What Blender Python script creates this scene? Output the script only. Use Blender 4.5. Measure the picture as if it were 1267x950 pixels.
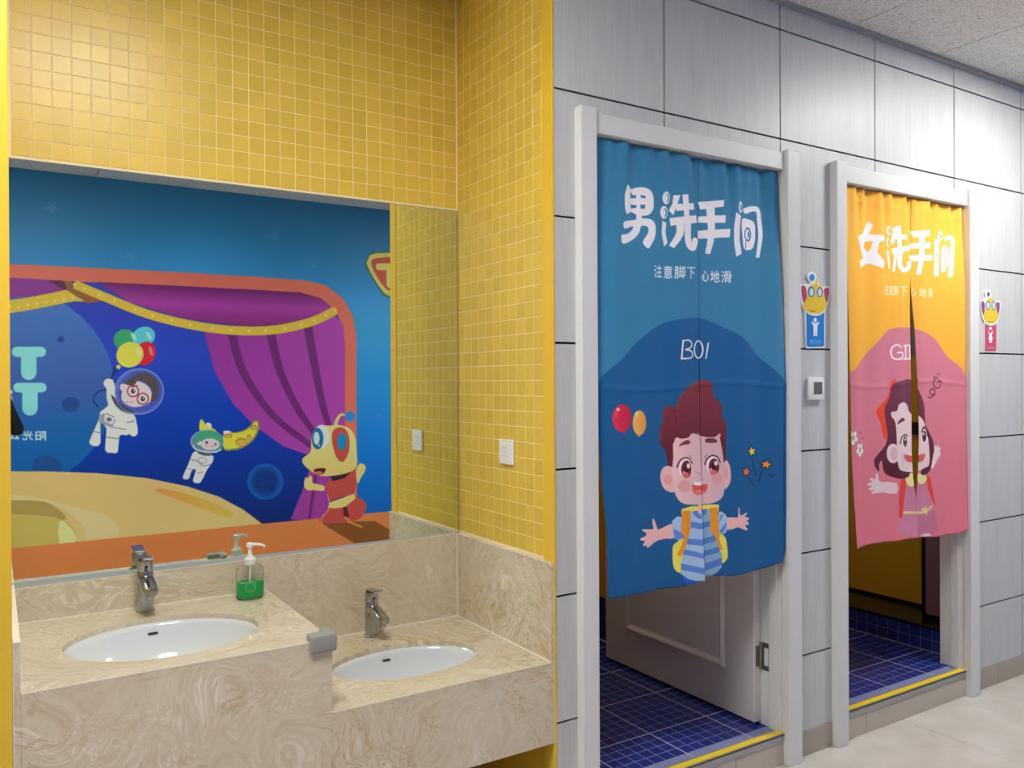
import bpy, bmesh, math, random
import numpy as np
from mathutils import Vector, Matrix
random.seed(7)
for o in list(bpy.data.objects): bpy.data.objects.remove(o)
SC = bpy.context.scene; COL = SC.collection
R = math.radians

# ---------------------------------------------------------------- camera
cam = bpy.data.cameras.new('camera'); cam.sensor_width = 36.0; cam.lens = 36.0*1020/1267; cam.clip_start = .03; cam.clip_end = 60
camo = bpy.data.objects.new('camera', cam); COL.objects.link(camo); SC.camera = camo
yaw, pitch, roll = R(32.2), R(-0.2), R(0.3)
Fv = Vector((math.sin(yaw)*math.cos(pitch), math.cos(yaw)*math.cos(pitch), math.sin(pitch)))
R0 = Vector((math.cos(yaw), -math.sin(yaw), 0)); U0 = R0.cross(Fv)
Rv = math.cos(roll)*R0 - math.sin(roll)*U0; Uv = math.cos(roll)*U0 + math.sin(roll)*R0
M = Matrix((Rv, Uv, -Fv)).transposed().to_4x4(); M.translation = Vector((0, 0, 1.496)); camo.matrix_world = M

# ---------------------------------------------------------------- world, exposure, lamps' strength
w = bpy.data.worlds.new('world'); SC.world = w; w.use_nodes = True
w.node_tree.nodes['Background'].inputs[0].default_value = (.85, .9, 1, 1); w.node_tree.nodes['Background'].inputs[1].default_value = .25
SC.view_settings.view_transform = 'Standard'; SC.view_settings.look = 'None'; SC.view_settings.gamma = 1; SC.view_settings.exposure = 1.62
SC.view_settings.use_curve_mapping = False
SC.cycles.max_bounces = 10; SC.cycles.diffuse_bounces = 6; SC.cycles.glossy_bounces = 6; SC.cycles.transmission_bounces = 8; SC.cycles.caustics_reflective = True; SC.cycles.caustics_refractive = True
SC.cycles.use_denoising = True
PANEL_STRENGTH = 15.0
PRINT_GAINS = (1.27, 1.4, 1.08)   # boy curtain, mural, girl curtain
PANEL_COLOUR = (1.0, .985, .93)

# ---------------------------------------------------------------- dimensions measured from the photograph (metres)
YD, YM, XS, XL, HC = 2.154, 2.792, 1.514, .033, 2.965      # door wall, mirror wall, alcove side wall, left wall, ceiling
YO = -.97                                                  # wall behind the camera
XA, XB = -3.6, 6.4
T1 = (1.668, 2.595); T2 = (2.959, 3.874); HH = 2.307; STEP = .12

# ---------------------------------------------------------------- helpers
def lin(c, g=1.0):
    return tuple(min(1, (((v/255)/12.92) if v/255 <= .04045 else (((v/255)+.055)/1.055)**2.4)*g) for v in c[:3])+(1,)
def tag(o, label=None, cat=None, group=None, kind=None):
    if label: o['label'] = label
    if cat: o['category'] = cat
    if group: o['group'] = group
    if kind: o['kind'] = kind
    return o
def new_mat(name):
    m = bpy.data.materials.new(name); m.use_nodes = True; nt = m.node_tree; return m, nt, nt.nodes['Principled BSDF']
def N(nt, t, **k):
    n = nt.nodes.new(t)
    for a, b in k.items(): setattr(n, a, b)
    return n
def mat(name, rgb, rough=.5, metal=0, spec=.5, coat=0, trans=0, ior=1.45, var=0, bump=0, bscale=40, bdist=.001):
    m, nt, b = new_mat(name)
    b.inputs['Base Color'].default_value = lin(rgb); b.inputs['Roughness'].default_value = rough; b.inputs['Metallic'].default_value = metal
    b.inputs['Specular IOR Level'].default_value = spec; b.inputs['Coat Weight'].default_value = coat; b.inputs['Coat Roughness'].default_value = .08
    b.inputs['Transmission Weight'].default_value = trans; b.inputs['IOR'].default_value = ior
    if var:
        oi = N(nt, 'ShaderNodeObjectInfo'); ge = N(nt, 'ShaderNodeNewGeometry'); ad = N(nt, 'ShaderNodeMath', operation='ADD'); fr = N(nt, 'ShaderNodeMath', operation='FRACT')
        nt.links.new(oi.outputs['Random'], ad.inputs[0]); nt.links.new(ge.outputs['Random Per Island'], ad.inputs[1]); nt.links.new(ad.outputs[0], fr.inputs[0])
        mr = N(nt, 'ShaderNodeMapRange'); mr.inputs[3].default_value = 1-var; mr.inputs[4].default_value = 1+var; nt.links.new(fr.outputs[0], mr.inputs[0])
        hs = N(nt, 'ShaderNodeHueSaturation'); hs.inputs['Color'].default_value = lin(rgb); nt.links.new(mr.outputs[0], hs.inputs['Value']); nt.links.new(hs.outputs[0], b.inputs['Base Color'])
    if bump:
        tc = N(nt, 'ShaderNodeNewGeometry'); no = N(nt, 'ShaderNodeTexNoise'); no.inputs['Scale'].default_value = bscale; no.inputs['Detail'].default_value = 3
        bu = N(nt, 'ShaderNodeBump'); bu.inputs['Strength'].default_value = bump; bu.inputs['Distance'].default_value = bdist
        nt.links.new(tc.outputs['Position'], no.inputs['Vector']); nt.links.new(no.outputs['Fac'], bu.inputs['Height']); nt.links.new(bu.outputs[0], b.inputs['Normal'])
    return m
def ramp(nt, stops):
    r = N(nt, 'ShaderNodeValToRGB'); e = r.color_ramp.elements
    while len(e) < len(stops): e.new(.5)
    for k, (p, c) in zip(e, stops): k.position = p; k.color = c
    return r

def empty(name, loc):
    o = bpy.data.objects.new(name, None); o.empty_display_size = .05; o.location = loc; COL.objects.link(o); return o
def wloc(o):
    v = Vector((0, 0, 0))
    while o is not None: v = v+o.location; o = o.parent
    return v
def obj(name, me, m, parent=None, smooth=False, at=None):
    """links mesh data given in world coordinates (or, with at, local data placed at a world point) as one object"""
    if isinstance(me, bmesh.types.BMesh):
        bm = me; me = bpy.data.meshes.new(name); bmesh.ops.recalc_face_normals(bm, faces=bm.faces[:]); bm.to_mesh(me); bm.free()
    if m is not None and not me.materials: me.materials.append(m)
    if smooth:
        for p in me.polygons: p.use_smooth = True
    o = bpy.data.objects.new(name, me); COL.objects.link(o)
    if parent is not None: o.parent = parent
    base = wloc(parent) if parent is not None else Vector((0, 0, 0))
    if at is None:
        if base.length: me.transform(Matrix.Translation(-base))
    else: o.location = Vector(at)-base
    return o
def bx(bm, x0, x1, y0, y1, z0, z1, bev=0, seg=2, only=None):
    r = bmesh.ops.create_cube(bm, size=1); vs = r['verts']
    for v in vs: v.co = Vector((x0 if v.co.x < 0 else x1, y0 if v.co.y < 0 else y1, z0 if v.co.z < 0 else z1))
    if bev:
        es = list({e for v in vs for e in v.link_edges})
        if only: es = [e for e in es if only(e)]
        bmesh.ops.bevel(bm, geom=es, offset=bev, segments=seg, affect='EDGES', profile=.5)
    return vs
def box(name, m, x0, x1, y0, y1, z0, z1, parent=None, bev=0, seg=2):
    bm = bmesh.new(); bx(bm, x0, x1, y0, y1, z0, z1, bev, seg); return obj(name, bm, m, parent)
def lathe(bm, prof, c, n=32, sx=1, sy=1, cap=True):
    rings = []
    for r, z in prof:
        rings.append([bm.verts.new((c[0]+r*sx*math.cos(2*math.pi*k/n), c[1]+r*sy*math.sin(2*math.pi*k/n), c[2]+z)) for k in range(n)])
    for a, b in zip(rings, rings[1:]):
        for k in range(n): bm.faces.new((a[k], a[(k+1) % n], b[(k+1) % n], b[k]))
    if cap: bm.faces.new(rings[0][::-1]); bm.faces.new(rings[-1])
    return rings
def tube(bm, pts, rad, n=12):
    pts = [Vector(p) for p in pts]; rings = []
    for i, p in enumerate(pts):
        d = (pts[min(i+1, len(pts)-1)]-pts[max(i-1, 0)]).normalized()
        a = d.orthogonal().normalized() if i == 0 else (rings_a-d*rings_a.dot(d)).normalized()
        rings_a = a; b = d.cross(a); r = rad[i] if isinstance(rad, (list, tuple)) else rad
        rings.append([bm.verts.new(p+a*r*math.cos(2*math.pi*k/n)+b*r*math.sin(2*math.pi*k/n)) for k in range(n)])
    for a, b in zip(rings, rings[1:]):
        for k in range(n): bm.faces.new((a[k], a[(k+1) % n], b[(k+1) % n], b[k]))
    bm.faces.new(rings[0][::-1]); bm.faces.new(rings[-1])
def prism(bm, pts, n, d0, d1):
    """polygon given as 3-D points on a plane, extruded along unit n from d0 to d1"""
    n = Vector(n); a = [bm.verts.new(Vector(p)+n*d0) for p in pts]; b = [bm.verts.new(Vector(p)+n*d1) for p in pts]
    bm.faces.new(a[::-1]); bm.faces.new(b)
    for k in range(len(pts)): bm.faces.new((a[k], a[(k+1) % len(pts)], b[(k+1) % len(pts)], b[k]))
def smooth_by_angle(o, deg=35):
    me = o.data
    for p in me.polygons: p.use_smooth = True
    bm = bmesh.new(); bm.from_mesh(me)
    for e in bm.edges: e.smooth = len(e.link_faces) == 2 and e.calc_face_angle(0) < R(deg)
    bm.to_mesh(me); bm.free(); return o
def pixel_size(p):
    """how large a 1 m piece at p shows in the photograph, 0 when outside the frame"""
    d = Vector(p)-Vector((0, 0, 1.496)); z = d.dot(Fv)
    if z <= .1: return 0
    if abs(d.dot(Rv)/z)*1020 > 645 or abs(d.dot(Uv)/z)*1020 > 487: return 0
    return 1/z
def glyph_edges(body):
    cu = bpy.data.curves.new('lettering', 'FONT'); cu.body = body; cu.resolution_u = 4
    o = bpy.data.objects.new('lettering', cu); COL.objects.link(o); bpy.context.view_layer.update()
    me = o.evaluated_get(bpy.context.evaluated_depsgraph_get()).to_mesh(); E = []
    for p in me.polygons:
        v = [me.vertices[k].co for k in p.vertices]
        for a, b in zip(v, v[1:]+v[:1]): E.append((a.x, a.y, b.x, b.y))
    bpy.data.objects.remove(o); bpy.data.curves.remove(cu)
    return np.array(E) if E else None
# ---------------------------------------------------------------- flat print artwork, drawn as vector shapes into generated images
# The lens measured from the photograph, used to take positions on a known plane of the room off the photograph.
_y, _p, _r = (math.radians(a) for a in (32.2, -0.2, 0.3))
_F = np.array([math.sin(_y)*math.cos(_p), math.cos(_y)*math.cos(_p), math.sin(_p)])
_R0 = np.array([math.cos(_y), -math.sin(_y), 0.0]); _U0 = np.cross(_R0, _F)
_R = math.cos(_r)*_R0 - math.sin(_r)*_U0; _U = math.cos(_r)*_U0 + math.sin(_r)*_R0

def on_plane_y(pts, Y):
    """measured points -> (X, Z) metres on the vertical plane at depth Y"""
    p = np.atleast_2d(np.asarray(pts, float))
    d = _F[None] + _R[None]*((p[:, 0]-633.5)/1020)[:, None] - _U[None]*((p[:, 1]-475)/1020)[:, None]
    t = Y/d[:, 1]
    return np.stack([d[:, 0]*t, 1.496+d[:, 2]*t], 1)

def spline(pts, closed=True, n=6):
    p = np.asarray(pts, float); N = len(p); out = []
    for i in range(N if closed else N-1):
        a, b, c, d = (p[(i-1) % N], p[i], p[(i+1) % N], p[(i+2) % N]) if closed else (p[max(i-1, 0)], p[i], p[i+1], p[min(i+2, N-1)])
        for k in range(n):
            t = k/n
            out.append(.5*((2*b)+(c-a)*t+(2*a-5*b+4*c-d)*t*t+(3*b-a-3*c+d)*t**3))
    if not closed: out.append(p[-1])
    return np.array(out)

def vgrad(c0, c1): return lambda x, y: np.array(c0)[None, None]*(1-y)[..., None]+np.array(c1)[None, None]*y[..., None]
def hgrad(c0, c1): return lambda x, y: np.array(c0)[None, None]*(1-x)[..., None]+np.array(c1)[None, None]*x[..., None]
def mgrad(stops, axis=1):
    ts = [s[0] for s in stops]; cs = np.array([s[1] for s in stops], float)
    def f(x, y):
        v = y if axis else x
        return np.stack([np.interp(v, ts, cs[:, k]) for k in range(3)], -1)
    return f

class Canvas:
    def __init__(s, x0, x1, z0, z1, res, Y, base):
        s.x0, s.x1, s.z0, s.z1, s.res, s.Y = x0, x1, z0, z1, res, Y
        s.w = int(round((x1-x0)/res)); s.h = int(round((z1-z0)/res))
        s.a = np.zeros((s.h, s.w, 3)); s.a[:] = base
        s.crop(0, 0, 1)
    def crop(s, ox, oy, k): s.ox, s.oy, s.k = ox, oy, k; return s
    def px(s, pts):
        p = np.atleast_2d(np.asarray(pts, float))
        q = on_plane_y(np.stack([s.ox+p[:, 0]/s.k, s.oy+p[:, 1]/s.k], 1), s.Y)
        return s.m2px(q)
    def m2px(s, q):
        q = np.asarray(q, float)
        return np.stack([(q[:, 0]-s.x0)/s.res, (s.z1-q[:, 1])/s.res], 1)
    def cover(s, edges):
        """even-odd scanline coverage of a list of edges (x0,y0,x1,y1); returns slice origin and mask"""
        e = np.asarray(edges, float)
        X0, X1 = int(max(0, math.floor(min(e[:, 0].min(), e[:, 2].min())))), int(min(s.w, math.ceil(max(e[:, 0].max(), e[:, 2].max()))+1))
        Y0, Y1 = int(max(0, math.floor(min(e[:, 1].min(), e[:, 3].min())))), int(min(s.h, math.ceil(max(e[:, 1].max(), e[:, 3].max()))+1))
        if X1 <= X0 or Y1 <= Y0: return None
        W = X1-X0; m = np.zeros((Y1-Y0, W+1))
        for sub in range(3):
            for r in range(Y0, Y1):
                y = r+(sub+.5)/3
                k = ((e[:, 1] <= y) & (e[:, 3] > y)) | ((e[:, 3] <= y) & (e[:, 1] > y))
                if not k.any(): continue
                q = e[k]; xs = np.sort(q[:, 0]+(y-q[:, 1])*(q[:, 2]-q[:, 0])/(q[:, 3]-q[:, 1]))-X0
                row = m[r-Y0]
                for a, b in zip(xs[0::2], xs[1::2]):
                    a = min(max(a, 0), W); b = min(max(b, 0), W)
                    ia, ib = int(a), int(b)
                    if ia == ib: row[ia] += b-a
                    else: row[ia] += ia+1-a; row[ia+1:ib] += 1; row[ib] += b-ib
        return X0, Y0, np.clip(m[:, :W]/3, 0, 1)
    def blend(s, cv, col, al=1):
        if cv is None: return
        X0, Y0, m = cv; h, w = m.shape
        t = s.a[Y0:Y0+h, X0:X0+w]
        if callable(col):
            yy, xx = np.mgrid[0:h, 0:w]
            c = col(xx/max(w-1, 1), yy/max(h-1, 1))
        else: c = np.array(col, float)[None, None]
        mm = (m*al)[..., None]
        t[:] = t*(1-mm)+c*mm
    def edges(s, p): return np.concatenate([p, np.roll(p, -1, 0)], 1)
    def poly(s, pts, col, al=1, sm=0):
        if sm: pts = spline(pts, True, sm)
        s.blend(s.cover(s.edges(s.px(pts))), col, al)
    def mpoly(s, pts, col, al=1, sm=0):
        if sm: pts = spline(pts, True, sm)
        s.blend(s.cover(s.edges(s.m2px(pts))), col, al)
    def ell(s, cx, cy, rx, ry, col, al=1, rot=0, metric=False):
        t = np.linspace(0, 2*math.pi, 40, endpoint=False); c, q = math.cos(math.radians(rot)), math.sin(math.radians(rot))
        x, y = rx*np.cos(t), ry*np.sin(t)
        p = np.stack([cx+x*c-y*q, cy+x*q+y*c], 1)
        (s.mpoly if metric else s.poly)(p, col, al)
    def line(s, pts, w, col, al=1, sm=0, w2=None, metric=False, cap=True):
        p = spline(pts, False, sm) if sm else np.asarray(pts, float)
        n = len(p); ws = np.linspace(w, w if w2 is None else w2, n)/2
        M = np.zeros((s.h, s.w)); tr = s.m2px if metric else s.px
        B = [s.w, s.h, 0, 0]
        def add(poly):
            cv = s.cover(s.edges(tr(poly)))
            if cv is None: return
            X0, Y0, m = cv; h, ww = m.shape
            M[Y0:Y0+h, X0:X0+ww] = np.maximum(M[Y0:Y0+h, X0:X0+ww], m)
            B[0] = min(B[0], X0); B[1] = min(B[1], Y0); B[2] = max(B[2], X0+ww); B[3] = max(B[3], Y0+h)
        tt = np.linspace(0, 2*math.pi, 14, endpoint=False); C = np.stack([np.cos(tt), np.sin(tt)], 1)
        for i in range(n):
            if cap or 0 < i < n-1: add(p[i]+C*ws[i])
            if i < n-1:
                d = p[i+1]-p[i]; L = math.hypot(*d)
                if L < 1e-9: continue
                q = np.array([-d[1], d[0]])/L
                add(np.array([p[i]+q*ws[i], p[i+1]+q*ws[i+1], p[i+1]-q*ws[i+1], p[i]-q*ws[i]]))
        if B[2] > B[0]: s.blend((B[0], B[1], M[B[1]:B[3], B[0]:B[2]]), col, al)
    def ring(s, cx, cy, rx, ry, w, col, al=1, a0=0, a1=360):
        t = np.radians(np.linspace(a0, a1, 28))
        s.line(np.stack([cx+rx*np.cos(t), cy+ry*np.sin(t)], 1), w, col, al)
    def text(s, body, box, col, al=1, mirror=False, spread=0.0):
        """lettering fitted into box (x0,y0,x1,y1) in crop units; uses Blender's own built-in font"""
        E = glyph_edges(body)
        if E is None: return
        P = E.reshape(-1, 2); mn, mx = P.min(0), P.max(0)
        q = (P-mn)/(mx-mn)
        if mirror: q[:, 0] = 1-q[:, 0]
        x0, y0, x1, y1 = box
        pts = np.stack([x0+q[:, 0]*(x1-x0), y1-q[:, 1]*(y1-y0)], 1)
        offs = [(0, 0)] if not spread else [(0, 0), (spread, 0), (0, spread), (spread, spread)]
        for o in offs:
            s.blend(s.cover(s.px(pts+np.array(o)).reshape(-1, 4)), col, al)

def star(cx, cy, r, rot=0, k=.45, sx=1):
    out = []
    for i in range(10):
        a = math.radians(rot-90+36*i); q = r if i % 2 == 0 else r*k
        out.append((cx+q*math.cos(a)*sx, cy+q*math.sin(a)))
    return out

WH = (228, 226, 230)
def art_boy():
    c = Canvas(1.62, 2.62, 0.72, 2.36, .0016, 2.14, (58, 128, 166))
    c.mpoly([(1.6, 2.4), (2.65, 2.4), (2.65, .7), (1.6, .7)], vgrad((52, 120, 158), (62, 134, 176)))
    c.crop(720, 360, 4.525)
    dome = spline([(60, 560), (95, 525), (110, 490), (150, 440), (230, 370), (310, 285), (400, 210), (470, 175), (560, 155), (670, 150), (730, 172), (800, 205), (870, 240), (930, 290), (990, 360), (1040, 410), (1100, 470), (1140, 525), (1200, 600)], False, 5)
    c.poly(np.vstack([[(-900,560)], dome, [(2600,600), (2600, 2600), (-900, 2600)]]), vgrad((26, 92, 146), (24, 86, 138)))
    c.crop(760, 222, 6.335)
    T = (54, 120, 158)
    c.poly([(98, 40), (130, 75), (180, 62), (240, 65), (285, 100), (302, 160), (298, 230), (270, 275), (230, 285), (180, 280), (130, 255), (92, 272), (72, 220), (68, 130), (80, 80)], WH, sm=4)
    for q in ([(130, 90), (142, 122), (174, 122), (172, 146), (122, 148)], [(205, 122), (240, 130), (243, 148), (210, 145)], [(125, 196), (177, 203), (172, 222), (128, 228)], [(203, 198), (240, 198), (236, 230), (206, 230)]): c.poly(q, T)
    c.line([(195, 265), (190, 340)], 42, WH)
    c.poly([(65, 335), (150, 318), (230, 305), (290, 320), (318, 370), (312, 450), (285, 510), (258, 542), (220, 492), (255, 430), (262, 385), (240, 365), (208, 368), (197, 410), (165, 455), (110, 490), (52, 505), (42, 440), (90, 430), (130, 402), (145, 368), (70, 388)], WH, sm=3)
    for x, y, rx, ry in ((400, 147, 29, 50), (383, 260, 28, 50)):
        c.ell(x, y, rx, ry, WH); c.ell(x+7, y+2, rx*.55, ry*.66, T); c.ell(x+2, y+3, rx*.36, ry*.55, WH)
    c.poly([(370, 325), (402, 342), (396, 420), (412, 500), (385, 527), (364, 420)], WH)
    c.poly([(458, 125), (508, 125), (485, 195), (515, 190), (480, 215), (455, 282), (420, 245), (450, 190)], WH)
    c.line([(545, 120), (562, 340)], 46, WH, cap=False); c.line([(475, 225), (634, 208)], 52, WH, cap=False)
    c.line([(430, 335), (655, 308)], 60, WH, cap=False)
    c.line([(505, 330), (500, 430), (440, 530)], 66, WH, w2=42, sm=4, cap=False)
    c.line([(570, 330), (566, 440), (580, 515), (620, 530), (640, 470)], 58, WH, sm=4, cap=False)
    c.poly([(672, 172), (865, 160), (860, 212), (690, 232)], WH)
    c.poly([(668, 285), (882, 278), (876, 340), (672, 335)], WH); c.poly([(664, 398), (918, 384), (912, 452), (664, 462)], WH)
    c.line([(765, 190), (772, 420), (745, 580)], 60, WH, sm=4, w2=34, cap=False)
    c.poly([(960, 255), (998, 285), (990, 350), (985, 470), (1000, 580), (960, 606), (945, 500), (945, 380)], WH)
    c.ell(995, 215, 16, 46, WH); c.ell(999, 218, 7, 28, T)
    c.line([(1028, 248), (1090, 228), (1140, 240), (1152, 320), (1160, 450), (1138, 610)], 48, WH, sm=4, w2=26, cap=False)
    c.poly([(1005, 315), (1060, 312), (1105, 330), (1120, 380), (1118, 470), (1098, 535), (1060, 552), (1020, 545), (1008, 470)], WH, sm=4)
    c.ell(1052, 430, 30, 56, T); c.ell(1050, 430, 20, 42, WH); c.ell(1058, 430, 8, 26, T)
    c.line([(1034, 480), (1030, 545)], 6, T)
    for ch, b in zip('注意脚下心地滑', ((306, 672, 368, 768), (382, 676, 446, 776), (460, 680, 540, 778), (556, 688, 636, 778), (700, 712, 752, 796), (762, 714, 828, 804), (842, 716, 924, 808))):
        c.text(ch, b, (215, 222, 232), .95, spread=1.2)
    # BOY, half of its last letter folded away at the slit
    c.crop(720, 360, 4.525)
    c.line([(556, 278), (548, 380)], 9, WH); c.line([(556, 280), (592, 276), (614, 296), (600, 320), (572, 328), (608, 336), (620, 358), (602, 376), (549, 378)], 8, WH, sm=4)
    c.ring(660, 327, 28, 49, 8, WH); c.line([(716, 290), (704, 376)], 8, WH, .9)
    c.ell(222, 712, 57, 79, hgrad((225, 50, 85), (190, 30, 70))); c.poly([(225, 790), (250, 798), (236, 803)], (200, 40, 75)); c.ell(197, 663, 9, 9, (245, 200, 210)); c.ell(186, 690, 5, 20, (235, 110, 130), .6)
    c.ell(322, 738, 37, 70, hgrad((235, 178, 92), (215, 150, 70))); c.poly([(308, 812), (318, 804), (328, 816)], (220, 160, 80)); c.ell(308, 690, 7, 16, (250, 215, 160), .8)
    # stars with their tails
    c.crop(900, 530, 10.55); D = (30, 50, 70)
    for x, y, r, ro, col, p1 in ((338, 300, 62, -12, (240, 205, 70), ((345, 390), (390, 610))), (515, 470, 58, 15, (240, 140, 60), ((480, 540), (435, 690))), (250, 565, 62, 12, (235, 110, 85), ((280, 640), (380, 750)))):
        c.poly(star(x, y, r*1.45, ro, .55), (24, 60, 60), .75); c.poly(star(x, y, r, ro), col); c.line(p1, 13, D, .85, w2=18)
    c.line([(540, 600), (570, 630), (605, 595)], 16, D, .6)
    # boy
    c.crop(780, 600, 6.7875); SK = (228, 178, 176)
    c.poly([(358, 325), (300, 345), (238, 375), (222, 340), (202, 290), (184, 286), (184, 330), (190, 370), (110, 368), (98, 382), (125, 403), (122, 425), (80, 445), (76, 462), (112, 468), (98, 495), (105, 508), (128, 503), (130, 520), (150, 520), (190, 490), (240, 465), (300, 450), (365, 440)], SK, sm=2)
    c.poly([(825, 275), (903, 272), (906, 195), (916, 196), (922, 255), (975, 232), (982, 243), (962, 265), (1000, 275), (998, 292), (975, 300), (999, 316), (992, 333), (962, 340), (988, 368), (975, 380), (930, 365), (900, 355), (830, 380)], SK, sm=2)
    for q in (((98, 377), 8), ((82, 455), 8), ((106, 503), 8), ((136, 516), 8), ((974, 240), 9), ((996, 284), 9), ((993, 325), 8), ((980, 372), 8)): c.ell(*q[0], q[1], q[1]*.7, (235, 215, 222))
    Y = (226, 216, 84); O = (226, 146, 44); LB = (160, 190, 220); LB2 = (128, 164, 194); MB = (90, 130, 205); MB2 = (74, 122, 188)
    c.poly([(430, 425), (385, 470), (352, 505), (346, 570), (355, 695), (408, 728), (430, 600)], Y, sm=3)
    c.poly([(765, 420), (815, 445), (832, 580), (822, 632), (785, 658), (770, 560)], Y, sm=3)
    c.poly([(345, 300), (420, 262), (430, 440), (388, 458), (360, 430)], LB, sm=2); c.poly([(350, 365), (425, 400), (430, 440), (385, 458), (360, 430)], MB)
    c.poly([(760, 232), (808, 243), (830, 290), (824, 392), (790, 415), (760, 402)], LB, sm=2); c.poly([(770, 260), (800, 245), (765, 330)], MB); c.poly([(765, 395), (822, 315), (824, 345), (790, 415)], MB)
    c.poly([(500, 222), (612, 205), (635, 808), (560, 808), (470, 785), (405, 740), (410, 650), (425, 570), (470, 450), (500, 380)], LB)
    c.poly([(610, 205), (690, 200), (700, 400), (755, 500), (790, 600), (785, 695), (740, 740), (690, 768), (636, 770), (626, 500)], LB2)
    for a, b, w in (((505, 330), (612, 350), 52), ((462, 470), (616, 488), 50), ((425, 555), (624, 600), 44), ((408, 680), (632, 728), 52)): c.poly([(a[0], a[1]-w/2), (b[0], b[1]-w/2), (b[0], b[1]+w/2), (a[0], a[1]+w/2)], MB)
    for a, b, w in (((612, 345), (690, 325), 50), ((614, 480), (730, 450), 50), ((622, 580), (765, 545), 48), ((632, 695), (785, 645), 60)): c.poly([(a[0], a[1]-w/2), (b[0], b[1]-w/2), (b[0], b[1]+w/2), (a[0], a[1]+w/2)], MB2)
    c.poly([(520, 228), (560, 275), (606, 290), (606, 250), (570, 200)], MB); c.poly([(612, 270), (650, 250), (665, 205), (612, 200)], MB2)
    c.poly([(415, 752), (470, 790), (560, 812), (635, 812), (635, 840), (460, 830), (430, 800)], (30, 90, 190)); c.poly([(636, 768), (700, 768), (790, 735), (800, 755), (700, 775), (636, 785)], (20, 70, 150))
    c.poly([(575, 60), (612, 60), (606, 255), (575, 230)], (222, 178, 172))
    c.poly([(418, 250), (416, 205), (450, 190), (560, 175), (575, 215), (440, 232), (435, 255)], Y, sm=2); c.poly([(612, 172), (750, 165), (762, 190), (762, 245), (745, 200), (620, 208)], Y, sm=2)
    c.poly([(422, 215), (506, 215), (502, 375), (472, 450), (440, 545), (402, 596), (378, 585), (415, 500), (438, 430), (410, 392)], O)
    c.poly([(680, 195), (752, 190), (765, 395), (762, 450), (795, 550), (770, 545), (728, 440), (688, 385)], O)
    c.crop(810, 460, 5.28)
    HD = (98, 36, 50); HR = (116, 46, 60)
    c.poly([(120, 618), (88, 612), (56, 632), (42, 680), (52, 738), (78, 775), (118, 786), (132, 760)], SK, sm=3); c.poly([(466, 590), (488, 586), (503, 630), (506, 700), (496, 740), (468, 762)], SK, sm=3)
    c.ell(88, 705, 24, 30, (222, 140, 140), .7); c.ell(480, 665, 11, 42, (220, 140, 135), .6)
    c.poly([(118, 420), (106, 520), (104, 620), (118, 690), (126, 780), (138, 820), (165, 852), (215, 866), (290, 869), (380, 862), (440, 838), (465, 800), (470, 730), (472, 600), (466, 520), (455, 400), (300, 380), (180, 400)], hgrad((232, 190, 188), (205, 170, 178)), sm=3)
    c.poly([(75, 500), (85, 610), (112, 622), (118, 560), (116, 470), (135, 420), (90, 440)], HD); c.poly([(436, 420), (456, 520), (465, 592), (476, 585), (478, 450)], HD)
    c.poly([(135, 242), (118, 224), (85, 224), (60, 248), (55, 300), (66, 322), (45, 350), (38, 410), (42, 470), (60, 500), (100, 510), (118, 470), (135, 428), (165, 436), (220, 426), (240, 405), (290, 402), (330, 422), (400, 427), (438, 402), (448, 440), (470, 480), (480, 400), (470, 320), (450, 290), (452, 230), (430, 190), (396, 165), (386, 100), (370, 65), (335, 52), (300, 56), (230, 88), (180, 128), (150, 180)], mgrad(((0, (128, 52, 64)), (.6, HR), (1, (96, 34, 50)))), sm=3)
    for q in ([(136, 230), (160, 165), (200, 115), (260, 80), (325, 58)], [(60, 290), (66, 250), (95, 230)], [(48, 440), (50, 380), (70, 340)]): c.line(q, 14, (165, 50, 62), .55, sm=4, w2=6)
    for q in ([(200, 330), (240, 385), (300, 412), (380, 422), (430, 395)], [(140, 400), (160, 425), (215, 420), (240, 400)], [(120, 250), (132, 300), (130, 360)]): c.line(q, 10, (84, 28, 42), .55, sm=4, w2=4)
    BR = (120, 50, 60)
    c.poly([(150, 486), (168, 462), (200, 446), (225, 448), (228, 470), (185, 474)], BR, sm=2); c.poly([(346, 440), (380, 434), (410, 440), (419, 462), (350, 463)], BR, sm=2)
    for x, y, s in ((198, 628, 1), (397, 612, .92)):
        c.ell(x-2, y, 46*s, 64*s, (238, 228, 232)); c.ell(x+4, y+8, 38*s, 58*s, (112, 32, 44)); c.ell(x+2, y+12, 18*s, 30*s, (70, 14, 26)); c.ell(x, y+46, 24*s, 20*s, (205, 105, 90)); c.ell(x+18*s, y-14, 13*s, 17*s, (245, 240, 245)); c.ell(x-16, y+28, 8, 10, (230, 160, 150))
    c.line([(140, 622), (156, 580), (190, 560), (225, 570), (248, 600)], 8, (70, 24, 36), sm=4); c.line([(342, 606), (355, 570), (390, 546), (425, 560), (442, 592)], 8, (70, 24, 36), sm=4)
    c.line([(222, 546), (244, 566)], 4, (120, 60, 60)); c.line([(338, 562), (360, 538)], 4, (120, 60, 60))
    c.ell(188, 745, 46, 40, (216, 140, 140), .6); c.ell(420, 700, 36, 40, (214, 140, 142), .55)
    c.poly([(248, 738), (300, 744), (355, 734), (352, 775), (328, 798), (290, 806), (258, 790)], (214, 88, 84), sm=3); c.poly([(266, 716), (300, 722), (325, 716), (325, 738), (300, 744), (262, 740)], (236, 226, 224)); c.ell(300, 785, 36, 15, (226, 128, 112), .8)
    c.line([(282, 668), (292, 658), (304, 668), (306, 684)], 5, (205, 130, 125), sm=3)
    return c

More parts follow.
